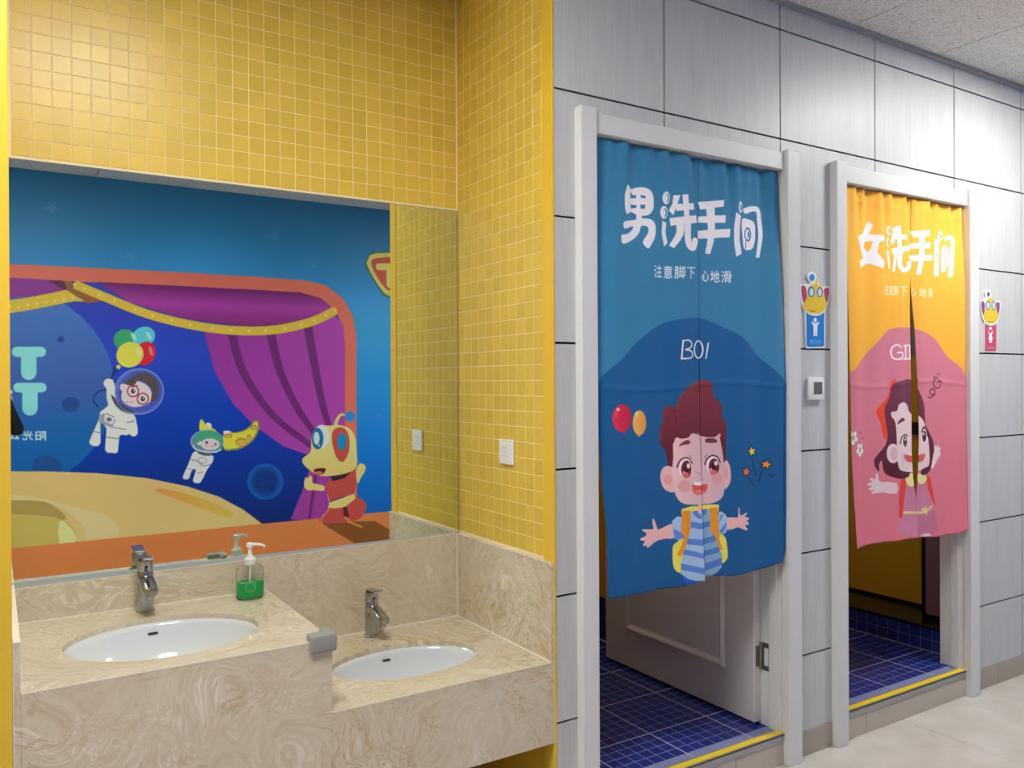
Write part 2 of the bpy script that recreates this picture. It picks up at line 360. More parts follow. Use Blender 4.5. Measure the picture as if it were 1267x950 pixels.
def art_girl():
    c = Canvas(2.92, 3.96, 0.72, 2.36, .0018, 2.14, (240, 172, 44))
    c.mpoly([(2.9, 2.4), (4, 2.4), (4, .7), (2.9, .7)], vgrad((244, 180, 66), (236, 168, 52)))
    c.crop(1040, 400, 7.24)
    dome = spline([(20, 460), (75, 432), (115, 408), (200, 320), (300, 210), (370, 120), (430, 60), (520, 38), (620, 36), (710, 62), (830, 120), (930, 230), (1000, 320), (1080, 400), (1150, 482), (1250, 590)], False, 5)
    c.poly(np.vstack([[(-900,460)], dome, [(3000,640), (3000, 3600), (-900, 3600)]]), vgrad((204, 122, 140), (226, 122, 138)))
    c.crop(1050, 262, 7.92)
    c.poly([(215, 88), (252, 130), (218, 215), (355, 235), (350, 288), (302, 292), (286, 400), (352, 490), (342, 556), (215, 502), (125, 550), (115, 485), (165, 450), (125, 350), (94, 240), (150, 212)], WH)
    c.poly([(180, 290), (252, 285), (236, 350), (212, 392), (170, 345)], (240, 172, 44))
    for x, y, rx, ry in ((390, 185, 19, 48), (385, 300, 14, 48)): c.ell(x, y, rx, ry, WH); c.ell(x+6, y, rx*.45, ry*.6, (225, 170, 70))
    c.poly([(372, 375), (400, 385), (412, 545), (395, 556)], WH)
    c.line([(455, 165), (430, 300)], 36, WH); c.line([(488, 140), (500, 360)], 44, WH, cap=False); c.line([(430, 245), (582, 248)], 48, WH, cap=False)
    c.line([(425, 388), (605, 352)], 54, WH, cap=False); c.line([(465, 400), (440, 585)], 30, WH, cap=False, w2=22); c.line([(512, 385), (498, 510), (545, 570), (598, 545), (602, 490)], 48, WH, sm=3, cap=False)
    c.poly([(610, 190), (798, 178), (794, 240), (640, 252)], WH); c.poly([(608, 310), (808, 300), (806, 358), (610, 362)], WH); c.poly([(606, 425), (834, 420), (830, 475), (608, 485)], WH)
    c.line([(708, 200), (706, 440), (680, 615)], 52, WH, sm=3, w2=36, cap=False)
    c.line([(872, 270), (872, 400), (870, 630)], 46, WH, sm=3, cap=False); c.ell(905, 238, 26, 48, WH); c.ell(912, 240, 7, 24, (160, 130, 90))
    c.line([(950, 268), (1020, 252), (1022, 400), (1010, 640)], 44, WH, sm=3, w2=38, cap=False)
    c.poly([(925, 345), (985, 345), (995, 460), (970, 570), (915, 575)], WH, sm=3); c.ring(955, 460, 18, 55, 8, (170, 160, 150)); c.ell(955, 460, 7, 30, (190, 180, 170))
    for ch, b in zip('注意脚下心地滑', ((352, 716, 398, 812), (400, 722, 436, 816), (440, 724, 482, 822), (500, 728, 588, 822), (622, 740, 662, 828), (684, 748, 756, 836), (772, 750, 836, 838))):
        c.text(ch, b, (248, 222, 180), .95, spread=1.2)
    c.crop(1040, 400, 7.24)
    c.line([(540, 212), (500, 192), (462, 215), (450, 262), (465, 308), (510, 322), (552, 305), (552, 262), (505, 264)], 14, WH, sm=4)
    c.line([(592, 200), (592, 318)], 15, WH); c.line([(572, 200), (622, 196)], 13, WH); c.line([(566, 320), (622, 316)], 13, WH); c.line([(632, 200), (632, 320)], 12, WH)
    BK = (84, 40, 52)
    c.line([(780, 655), (810, 665), (840, 640), (850, 600), (830, 585), (805, 605), (812, 635), (850, 640)], 9, BK, sm=5)
    c.line([(855, 500), (835, 530), (850, 570), (890, 578), (912, 545), (905, 510), (880, 530), (878, 500), (858, 478), (840, 495)], 9, BK, sm=5); c.line([(868, 462), (884, 440)], 5, BK); c.line([(890, 474), (906, 448)], 5, BK)
    c.crop(1020, 390, 4.5225)
    for x, y, r in ((150, 685, 20), (196, 752, 20)):
        for k in range(5):
            a = k*1.257+.3; c.ell(x+r*math.cos(a)*.95, y+r*1.35*math.sin(a), r*.62, r*.85, (150, 110, 100))
        for k in range(5):
            a = k*1.257+.3; c.ell(x+r*math.cos(a)*.9, y+r*1.3*math.sin(a), r*.52, r*.75, (236, 226, 222))
        c.ell(x, y, 6, 8, (200, 170, 110))
    c.poly(star(200, 657, 13, 0, .35), (150, 70, 80)); c.poly(star(218, 690, 8, 0, .35), (150, 70, 80))
    # girl
    c.crop(1070, 460, 5.936); SK = (230, 204, 206); HR = (104, 44, 66)
    c.poly([(222, 56), (185, 82), (168, 180), (92, 270), (88, 315), (112, 370), (135, 475), (160, 490), (160, 350), (155, 270), (190, 180), (205, 100)], (232, 72, 48), sm=3)
    c.poly([(478, 660), (508, 580), (508, 545), (520, 540), (528, 556), (540, 532), (548, 556), (566, 560), (556, 580), (562, 612), (532, 640), (492, 716)], SK, sm=2)
    c.poly([(222, 815), (125, 808), (106, 790), (96, 746), (82, 752), (86, 785), (52, 780), (46, 792), (62, 808), (32, 820), (34, 836), (62, 838), (38, 860), (46, 872), (74, 866), (55, 886), (66, 896), (130, 884), (222, 893)], SK, sm=2)
    c.crop(1040, 580, 7.24)
    c.poly([(590, 140), (755, 125), (800, 290), (835, 430), (868, 540), (800, 590), (735, 570), (695, 610), (610, 590), (560, 600), (480, 550), (555, 430), (560, 380)], mgrad(((0, (200, 124, 150)), (1, (214, 134, 168)))))
    c.poly([(690, 420), (845, 370), (868, 545), (800, 590), (740, 560), (695, 600)], (196, 118, 142)); c.poly([(720, 590), (790, 575), (815, 598), (720, 606)], (236, 222, 216))
    c.poly([(530, 90), (600, 75), (575, 250), (548, 425), (514, 440), (508, 260)], (226, 66, 58), sm=1); c.poly([(750, 50), (798, 75), (846, 335), (820, 290), (780, 180)], (222, 66, 60))
    c.poly([(582, 60), (650, 40), (655, 150), (605, 146)], (232, 222, 150), sm=2); c.poly([(680, 40), (758, 55), (760, 110), (700, 138)], (228, 220, 160), sm=2)
    c.line([(560, 392), (690, 390), (760, 378), (820, 325)], 26, (228, 208, 140), sm=4, w2=14, cap=False); c.poly(star(752, 372, 46, 10, .5), (226, 208, 140))
    c.crop(1070, 460, 5.936)
    c.poly([(215, 80), (280, 62), (350, 60), (398, 150), (430, 250), (440, 380), (490, 480), (506, 560), (492, 650), (476, 720), (440, 755), (404, 750), (404, 720), (340, 735), (325, 770), (270, 783), (210, 776), (150, 745), (132, 690), (125, 650), (105, 680), (108, 730), (80, 700), (72, 650), (100, 600), (150, 540), (165, 460), (150, 350), (145, 270), (180, 180), (190, 110)], mgrad(((0, (116, 58, 80)), (.5, HR), (1, (88, 30, 48)))), sm=3)
    c.ell(200, 598, 40, 72, SK)
    c.poly([(190, 295), (226, 285), (240, 240), (280, 222), (315, 240), (330, 290), (360, 320), (388, 318), (430, 372), (458, 470), (470, 560), (470, 680), (432, 704), (400, 722), (345, 736), (255, 722), (232, 680), (225, 600), (222, 480), (214, 370), (192, 330)], SK, sm=3)
    c.ell(205, 600, 24, 48, (214, 170, 178), .7)
    c.poly([(225, 385), (250, 345), (285, 338), (292, 358), (258, 368)], HR, sm=2); c.line([(420, 408), (440, 398)], 9, HR)
    c.ell(290, 512, 26, 44, (242, 236, 238)); c.ell(294, 512, 19, 40, (88, 36, 54)); c.ell(298, 496, 7, 10, WH); c.ell(290, 538, 9, 10, (190, 110, 100)); c.line([(250, 525), (262, 482), (295, 460), (316, 472)], 9, (60, 28, 40), sm=3)
    c.ell(434, 470, 24, 50, (242, 236, 238)); c.ell(430, 472, 17, 42, (88, 36, 54)); c.ell(424, 455, 6, 10, WH); c.line([(410, 442), (424, 410), (448, 428), (458, 472)], 9, (60, 28, 40), sm=3)
    c.poly([(262, 600), (300, 602), (290, 690), (252, 680)], (214, 188, 196), .7)
    c.poly([(288, 606), (360, 616), (432, 598), (428, 636), (400, 662), (330, 664), (296, 642)], (216, 96, 94), sm=3); c.poly([(330, 598), (395, 596), (392, 612), (335, 614)], (240, 232, 230))
    return c

def art_mural():
    YM = 2*2.792+.97
    c = Canvas(-3.6, 6.4, .12, 2.99, .0045, YM, (25, 95, 150))
    c.mpoly([(-4, 3), (7, 3), (7, 0), (-4, 0)], mgrad(((0, (44, 108, 156)), (.12, (44, 120, 172)), (.3, (50, 146, 216)), (.55, (36, 142, 232)), (.8, (10, 112, 206)), (1, (0, 92, 180)))))
    for x, z, r, a in ((1.35, 2.3, .55, .22), (2.75, 1.95, .5, .35), (-.8, 2.3, .5, .2)):
        for k in range(14): c.ell(x, z, r*(1-k/14), r*(1-k/14)*.8, (70, 170, 245), a/7, metric=True)
    for x, z, r in ((.85, 2.42, .06), (1.9, 2.66, .05), (.35, 2.72, .05), (2.2, 2.45, .05), (2.78, 1.2, .05), (-.6, 2.5, .06)): c.mpoly(star(x, z, r), (110, 150, 210), .28)
    # badge with a letter at the far right of the mirror
    c.crop(280, 180, 3.959); OL = (60, 120, 90); YE = (226, 206, 110); RD = (196, 84, 56)
    for g, col in ((10, OL), (0, YE)):
        c.poly([(725-g, 530-g*.8), (900+g, 530-g*.8), (940+g, 560), (940+g, 600), (880+g*.6, 725+g), (830, 735+g), (770-g*.6, 725+g), (690-g, 600), (690-g, 560)], col, sm=3)
    c.poly([(735, 552), (890, 552), (918, 590), (860, 700), (780, 705), (708, 590)], RD, sm=3)
    c.line([(745, 595), (880, 595)], 34, YE); c.line([(800, 600), (800, 680)], 40, YE)
    # orange stage floor
    c.mpoly([(-4, .1), (7, .1), (7, .36), (-4, .36)], (232, 132, 76))
    # space window
    frame = [(-4, 2.05), (1.6, 2.05), (2.0, 2.04), (2.26, 1.95), (2.42, 1.78), (2.5, 1.55), (2.5, .36), (-4, .36)]
    c.crop(0, 180, 3.959)
    P = lambda *q: [tuple(t) for t in on_plane_y([(0+x, 0+y) for x, y in q], YM)]
    out = P((12, 327), (100, 331), (220, 337), (320, 343), (376, 347), (402, 353), (424, 370), (436, 392), (440, 416), (440, 520), (441, 636))
    inn = P((12, 344), (100, 349), (220, 354), (320, 359), (370, 362), (395, 369), (412, 382), (423, 402), (425, 430), (425, 520), (426, 638))
    c.mpoly([(-4, out[0][1])]+out+[(-4, out[-1][1])], (226, 112, 96))
    win = [(-4, inn[0][1])]+inn+[(-4, inn[-1][1])]
    c.mpoly(win, mgrad(((0, (56, 66, 180)), (.3, (40, 72, 200)), (.6, (8, 60, 176)), (1, (10, 40, 120)))))
    c.crop(0, 0, 1)
    # planet on the left, craters
    c.crop(0, 180, 3.959)
    def circ(cx, cz, r, col, al=1): c.ell(cx, cz, r, r, col, al, metric=True)
    cen = on_plane_y([(18, 478)], YM)[0]; edge = on_plane_y([(136, 470)], YM)[0]; R = edge[0]-cen[0]+.03
    circ(cen[0]-.1, cen[1]-.02, R+.1, mgrad(((0, (72, 122, 200)), (.5, (62, 96, 176)), (.75, (20, 100, 176)), (1, (10, 90, 170)))))
    c.crop(0, 400, 3.959)
    for x, y, rx, ry in ((345, 398, 44, 38), (298, 80, 18, 16), (228, 700, 74, 52)): c.ell(x, y, rx, ry, (34, 70, 140), .75)
    # draped curtains
    c.crop(0, 180, 3.959)
    PU = (150, 52, 148); GO = (226, 186, 66); DP = (98, 36, 96)
    c.poly([(-200, 640), (300, 662), (380, 690), (430, 740), (420, 770), (250, 735), (45, 750), (-200, 760)], (140, 56, 150))
    c.poly([(230, 660), (310, 665), (500, 765), (430, 775)], (92, 42, 80))
    c.line([(-300, 800), (-100, 800), (50, 790), (200, 765), (350, 735), (430, 735)], 62, GO, sm=5, cap=False)
    for k in range(12): c.ell(-40+k*44, 790-max(0, (k-3))*7, 7, 7, (240, 218, 130), .8)
    c.poly([(310, 662), (345, 668), (500, 762), (430, 775), (330, 712)], (150, 96, 62))
    c.crop(0, 0, 1)
    drape = [(104, 350), (160, 353), (250, 356), (330, 360), (372, 362), (396, 369), (413, 383), (405, 396), (370, 403), (320, 406), (270, 404), (225, 397), (180, 384), (140, 368), (122, 360)]
    c.poly([(120, 349), (200, 353), (300, 358), (370, 362), (396, 369), (412, 382), (408, 392), (370, 402), (300, 404), (225, 394), (160, 374)], mgrad(((0, (112, 40, 108)), (.45, (170, 62, 168)), (1, (128, 44, 118)))))
    side = [(250, 404), (300, 410), (360, 408), (413, 390), (424, 402), (426, 430), (426, 560), (378, 562), (350, 552), (315, 528), (288, 500), (265, 460)]
    c.poly(side, hgrad((150, 56, 158), (176, 70, 176)))
    for a in ([(286, 412), (300, 460), (335, 512), (385, 552)], [(334, 412), (346, 460), (370, 510), (400, 550)], [(380, 405), (388, 450), (398, 500), (410, 540)]): c.line(a, 11, (102, 40, 110), .85, sm=4, w2=7)
    c.line([(92, 352), (130, 368), (180, 388), (235, 402), (290, 409), (340, 408), (385, 398), (414, 384)], 11, GO, sm=6, cap=False)
    for k in range(17):
        t = k/16; q = spline([(92, 352), (130, 368), (180, 388), (235, 402), (290, 409), (340, 408), (385, 398), (414, 384)], False, 12); j = q[int(t*(len(q)-1))]; c.ell(j[0], j[1], 1.6, 1.6, (244, 222, 130))
    c.poly([(388, 562), (408, 566), (408, 600), (404, 646), (359, 642), (372, 610)], (160, 62, 160)); c.line([(392, 572), (382, 640)], 4, (110, 40, 112), .8)
    # moon ground
    g = P((-120, 586), (0, 583), (60, 583), (120, 585), (180, 591), (230, 601), (270, 614), (300, 630), (324, 648), (324, 672), (-120, 690))
    c.mpoly([(-4, g[0][1]-.1)]+g+[(-4, .34)], mgrad(((0, (226, 186, 122)), (.4, (218, 188, 122)), (1, (228, 196, 130))), 1))
    c.crop(0, 600, 3.959)
    c.poly([(-200, 60), (50, 48), (160, 55), (280, 85), (420, 120), (520, 150), (570, 195), (572, 250), (420, 262), (410, 200), (330, 130), (250, 90), (150, 75), (-200, 80)], (222, 200, 148), sm=3)
    c.poly([(-200, 80), (150, 75), (250, 95), (320, 150), (300, 170), (150, 145), (-200, 150)], (176, 150, 86), sm=2)
    c.poly([(-200, 150), (150, 145), (290, 165), (350, 200), (370, 275), (200, 300), (-200, 320)], (200, 182, 96), sm=2)
    c.poly([(290, 175), (330, 195), (365, 235), (368, 275), (290, 285)], (222, 226, 150), sm=2)
    c.poly([(760, 28), (800, 18), (900, 40), (1020, 80), (1130, 130), (1120, 160), (1000, 120), (880, 75)], hgrad((226, 150, 76), (228, 190, 84)), sm=3)
    bot = on_plane_y([(14, 679), (486, 631)], YM)
    c.mpoly([(-4, .08), (7, .08), (7, bot[1][1]), (-4, bot[0][1])], (228, 130, 74))
    # blue ring planet
    c.crop(280, 400, 3.959)
    for k in range(8): c.ell(188, 775, 88-k*5, 88-k*5, (18+0*k, 96-k*6, 190-k*8))
    c.ell(150, 800, 7, 7, (10, 40, 120)); c.ell(222, 812, 10, 12, (10, 46, 130))
    # lettering
    CY = (140, 218, 246)
    c.crop(0, 400, 3.959)
    c.line([(82, 140), (200, 140)], 50, CY); c.line([(140, 150), (140, 238)], 76, CY, cap=False); c.ell(140, 240, 38, 38, CY)
    c.line([(88, 315), (204, 315)], 48, CY); c.line([(146, 325), (146, 412)], 76, CY, cap=False); c.ell(146, 414, 38, 38, CY)
    c.poly([(30, 318), (62, 330), (60, 345), (30, 340)], (200, 230, 240)); c.ell(42, 372, 20, 22, CY)
    c.text('阳', (173, 528, 222, 572), (190, 222, 240), mirror=True, spread=2); c.text('光', (110, 526, 160, 570), (190, 222, 240), mirror=True, spread=2); c.text('云', (46, 524, 94, 568), (190, 222, 240), mirror=True, spread=2)
    # balloon astronaut
    c.crop(100, 390, 5.275)
    for x, y, rx, ry, col, ro in ((290, 165, 80, 72, (62, 162, 112), 20), (408, 140, 76, 64, (92, 200, 228), -20), (418, 250, 66, 80, (214, 36, 60), 25)):
        c.ell(x, y, rx, ry, col, rot=ro)
    c.ell(342, 140, 14, 30, (190, 224, 190), .7, rot=-35); c.ell(442, 135, 11, 30, (200, 236, 244), .8, rot=-30); c.ell(455, 235, 12, 32, (240, 150, 160), .8, rot=-15)
    c.ell(318, 258, 90, 82, (232, 214, 84), rot=-25); c.poly([(240, 320), (262, 335), (245, 356), (226, 342)], (226, 208, 80)); c.ell(375, 240, 14, 34, (250, 240, 180), .8, rot=-15)
    c.line([(222, 340), (200, 400), (205, 440), (180, 480), (110, 500), (80, 550), (110, 598)], 7, (16, 34, 84), sm=5)
    c.line([(240, 350), (190, 415)], 5, (16, 34, 84))
    c.ell(378, 498, 162, 150, (120, 128, 205), .75, rot=-15); c.ell(385, 495, 146, 134, (64, 84, 190), .75, rot=-15)
    c.poly([(205, 420), (222, 480), (225, 545), (275, 600), (340, 640), (362, 700), (370, 770), (340, 792), (310, 775), (295, 785), (250, 785), (240, 890), (200, 897), (155, 880), (165, 740), (125, 700), (128, 830), (95, 855), (55, 838), (62, 800), (115, 680), (125, 630), (175, 590), (165, 540), (165, 480), (145, 450), (160, 418)], (222, 222, 230), sm=2)
    for q in ([(75, 755), (128, 770)], [(162, 795), (245, 805)], [(120, 690), (200, 730), (290, 745)], [(165, 640), (215, 665)], [(300, 700), (345, 690)]): c.line(q, 6, (120, 122, 140))
    c.poly([(120, 650), (150, 640), (225, 680), (205, 735), (118, 700)], (150, 154, 172)); c.poly([(155, 645), (220, 670), (205, 715), (150, 690)], (214, 214, 222)); c.ell(182, 680, 18, 14, (110, 112, 130))
    c.poly([(195, 515), (240, 560), (290, 600), (345, 630), (330, 642), (260, 620), (215, 575)], (72, 72, 88), sm=2); c.line([(225, 590), (270, 628), (340, 645)], 8, (160, 164, 190), sm=3)
    c.poly([(280, 455), (320, 425), (400, 440), (450, 480), (460, 540), (430, 580), (350, 600), (290, 580), (262, 540), (270, 490)], (232, 204, 212), sm=3); c.ell(270, 470, 18, 24, (228, 200, 208))
    c.poly([(285, 445), (330, 400), (400, 372), (460, 392), (505, 450), (505, 520), (480, 560), (455, 560), (460, 500), (430, 450), (375, 425), (340, 460)], (92, 78, 84), sm=3)
    for x, y in ((338, 495), (402, 545)): c.ell(x, y, 25, 25, (238, 232, 232)); c.ring(x, y, 36, 36, 9, (176, 54, 72)); c.ell(x, y, 15, 17, (70, 60, 70)); c.ell(x+5, y-5, 5, 5, (240, 240, 240))
    c.line([(370, 515), (378, 525)], 8, (176, 54, 72)); c.line([(330, 470), (365, 458)], 7, (92, 66, 76)); c.line([(290, 570), (305, 562)], 6, (190, 110, 130)); c.ell(330, 565, 12, 8, (226, 160, 176), .8)
    c.ring(378, 498, 160, 148, 5, (170, 180, 230), .8)
    # banana astronaut
    c.crop(200, 500, 7.914)
    c.poly([(600, 270), (680, 275), (780, 260), (860, 210), (905, 158), (940, 170), (948, 230), (915, 320), (850, 390), (770, 435), (690, 452), (600, 440)], (150, 150, 80), sm=3)
    c.poly([(605, 285), (680, 285), (785, 272), (865, 225), (908, 170), (932, 185), (930, 235), (900, 310), (840, 375), (765, 415), (690, 432), (605, 425)], (228, 212, 66), sm=3)
    for x, y, rx, ry in ((775, 372, 46, 34), (896, 228, 22, 18), (850, 325, 12, 22), (645, 310, 30, 14)): c.ell(x, y, rx+10, ry+8, (160, 130, 50)); c.ell(x, y+4, rx, ry, (214, 176, 76))
    c.poly([(365, 255), (370, 160), (395, 152), (440, 215), (480, 225), (540, 270), (440, 265)], (230, 216, 70), sm=2); c.ell(458, 205, 32, 22, (226, 226, 236), rot=40); c.ell(635, 272, 40, 14, (226, 226, 236))
    c.ell(440, 365, 165, 118, (150, 170, 225), .85); c.ell(445, 362, 150, 104, (88, 130, 170), .8)
    c.poly([(330, 300), (400, 262), (490, 258), (560, 300), (590, 370), (560, 440), (520, 445), (560, 380), (520, 345), (440, 335), (370, 350), (345, 420), (320, 400)], (72, 168, 126), sm=3)
    c.ell(365, 378, 24, 24, (230, 204, 212)); c.ell(470, 392, 92, 58, (232, 206, 214)); c.ell(436, 375, 14, 14, (70, 80, 130)); c.ell(522, 392, 11, 12, (70, 80, 130)); c.line([(470, 415), (505, 412)], 5, (190, 90, 110)); c.ell(430, 410, 16, 10, (232, 160, 176), .7)
    c.poly([(345, 340), (420, 300), (560, 320), (575, 370), (500, 335), (400, 340), (350, 380)], (72, 168, 126), sm=2)
    c.line([(305, 400), (330, 440), (420, 462), (520, 468), (580, 440)], 12, (220, 224, 232), sm=4)
    c.poly([(320, 460), (420, 490), (500, 505), (490, 570), (440, 640), (380, 760), (330, 770), (300, 745), (330, 640), (290, 650), (265, 725), (225, 735), (200, 710), (250, 600), (280, 520)], (222, 220, 236), sm=2)
    c.poly([(345, 460), (420, 478), (490, 486), (460, 506), (400, 500), (350, 482)], (72, 92, 90)); c.line([(275, 540), (340, 555), (400, 600), (470, 590)], 12, (150, 154, 172), sm=3); c.ring(395, 550, 40, 28, 7, (130, 132, 160)); c.line([(245, 628), (315, 638)], 6, (130, 130, 160)); c.line([(345, 670), (400, 665)], 6, (130, 130, 160))
    # space visitor in a red suit on the stage, its shadow part of the print
    c.crop(350, 500, 5.28)
    c.poly([(245, 775), (440, 765), (600, 762), (708, 828), (708, 900), (560, 960), (450, 900)], (140, 84, 42)); c.line([(410, 762), (510, 800)], 9, (232, 160, 84))
    SKN = (222, 206, 122); RS = (196, 78, 74)
    c.poly([(360, 660), (470, 600), (540, 650), (530, 700), (500, 745), (430, 760), (420, 690), (395, 650), (395, 740), (415, 770), (245, 775), (245, 735), (290, 690), (295, 640)], RS, sm=2)
    c.poly([(385, 655), (412, 670), (430, 740), (392, 730)], (96, 30, 44))
    c.poly([(265, 525), (300, 500), (320, 470), (400, 455), (470, 420), (475, 520), (460, 580), (300, 635), (285, 570)], RS, sm=1)
    c.poly([(300, 640), (460, 585), (470, 615), (400, 670), (330, 680), (290, 675)], SKN)
    c.poly([(262, 565), (200, 560), (160, 562), (135, 540), (135, 500), (145, 475), (160, 485), (172, 465), (188, 480), (190, 515), (262, 530)], SKN, sm=2)
    c.poly([(478, 500), (472, 440), (485, 400), (505, 385), (535, 402), (530, 440), (505, 480), (485, 520)], SKN, sm=2)
    c.poly([(315, 470), (400, 445), (450, 430), (400, 480), (318, 502)], (60, 32, 44))
    c.line([(335, 150), (350, 100), (375, 68), (405, 72)], 26, SKN, sm=4, w2=12); c.ell(432, 80, 34, 34, (44, 138, 208))
    c.poly([(195, 175), (240, 140), (300, 140), (360, 135), (430, 160), (468, 220), (478, 330), (478, 400), (440, 440), (340, 465), (240, 468), (170, 430), (125, 385), (128, 350), (175, 310), (180, 240)], vgrad((226, 214, 138), (214, 196, 116)), sm=3)
    c.ell(248, 210, 52, 76, (222, 224, 234)); c.ell(222, 225, 38, 70, (20, 112, 166)); c.ell(215, 222, 20, 42, (206, 218, 232)); c.ell(232, 268, 6, 8, (235, 240, 245))
    c.poly([(315, 210), (330, 165), (370, 150), (410, 170), (430, 230), (425, 310), (390, 375), (350, 355), (325, 290)], (196, 78, 72), sm=3); c.poly([(350, 230), (375, 185), (410, 215), (405, 280), (385, 300), (355, 275)], (24, 140, 196), sm=2)
    c.poly([(195, 430), (230, 418), (275, 420), (262, 450), (225, 462)], (90, 34, 44), sm=2); c.ell(230, 448, 24, 11, (206, 116, 96))
    c.line([(250, 780), (248, 740), (292, 690), (300, 640), (285, 590)], 5, (236, 200, 180), .8, sm=3)
    return c
# ---------------------------------------------------------------- materials
def print_mat(name, cv, rough, gain, bump=0, spec=.4, coat=0, trans_light=0):
    """material carrying a flat print drawn by Canvas; the picture is generated here, nothing is loaded"""
    h, w_ = cv.h, cv.w
    im = bpy.data.images.new(name, w_, h, alpha=False); a = np.ones((h, w_, 4), np.float32)
    c = np.clip(cv.a/255, 0, 1); l = np.where(c <= .04045, c/12.92, ((c+.055)/1.055)**2.4)*gain
    l = np.clip(l, 0, 1); s = np.where(l <= .0031308, l*12.92, 1.055*l**(1/2.4)-.055)
    a[..., :3] = s[::-1]; im.pixels.foreach_set(a.ravel()); im.update(); im.pack()
    m, nt, b = new_mat(name); t = N(nt, 'ShaderNodeTexImage'); t.image = im; t.extension = 'EXTEND'
    nt.links.new(t.outputs[0], b.inputs['Base Color']); b.inputs['Roughness'].default_value = rough; b.inputs['Specular IOR Level'].default_value = spec
    b.inputs['Coat Weight'].default_value = coat; b.inputs['Coat Roughness'].default_value = .15
    if bump:
        ge = N(nt, 'ShaderNodeNewGeometry'); wv = N(nt, 'ShaderNodeTexNoise'); wv.inputs['Scale'].default_value = 900; bu = N(nt, 'ShaderNodeBump'); bu.inputs['Strength'].default_value = bump; bu.inputs['Distance'].default_value = .0004
        nt.links.new(ge.outputs['Position'], wv.inputs['Vector']); nt.links.new(wv.outputs['Fac'], bu.inputs['Height']); nt.links.new(bu.outputs[0], b.inputs['Normal'])
    return m

M_YEL = mat('yellow_glazed_tile', (222, 192, 76), .32, spec=.45, var=.06, bump=.25, bscale=60, bdist=.0006)
M_YPL = mat('yellow_smooth_trim', (230, 192, 60), .35, spec=.4)
M_GROUT = mat('pale_grout', (250, 232, 186), .8, spec=.2)
M_YWALL = mat('yellow_wall', (216, 176, 50), .5)
M_DARK = mat('dark_joint', (26, 25, 28), .9, spec=.1)
M_WHITE = mat('white_painted_wood', (222, 224, 222), .38, spec=.4, bump=.05, bscale=90, bdist=.0005)
M_LEAF = mat('white_door_paint', (214, 212, 212), .35, spec=.4)
M_FRAMEW = mat('ceiling_trim', (160, 162, 168), .4, metal=.3)
M_CHROME = mat('polished_chrome', (178, 178, 180), .2, metal=1)
M_STEEL = mat('brushed_hinge_steel', (150, 146, 142), .35, metal=1)
M_CERAM = mat('white_basin_ceramic', (222, 227, 230), .1, spec=.6, coat=.5)
M_PLAST = mat('white_plastic', (238, 238, 236), .35)
M_HOLE = mat('dark_slot', (40, 40, 42), .6)
M_BEAD = mat('white_sealant', (238, 232, 220), .5)
M_BLUE = mat('blue_glazed_tile', (34, 50, 134), .22, spec=.55, var=.16)
M_BGROUT = mat('blue_floor_grout', (126, 134, 184), .7)
M_BGROUT2 = mat('light_floor_grout', (190, 190, 196), .7)
M_BLACK = mat('black_stone', (26, 26, 32), .25)
M_RUBBER = mat('grey_rubber', (146, 150, 146), .75, spec=.25)
M_BEIGE = mat('beige_skirting_tile', (176, 168, 152), .3, spec=.5, bump=.05, bscale=20)
M_RISER = mat('beige_riser_tile', (196, 188, 172), .3, spec=.5)
M_NOSE = mat('grey_metal_nosing', (172, 170, 172), .4, metal=.5)
M_STRIPE = mat('yellow_safety_stripe', (238, 208, 40), .6)
M_MAUVE = mat('mauve_panel', (150, 112, 128), .5)
M_GREYW = mat('grey_inner_wall', (170, 165, 155), .6)
M_MIRROR = mat('silvered_glass', (222, 232, 228), .0, metal=1)
M_MEDGE = mat('green_glass_edge', (90, 110, 96), .2)

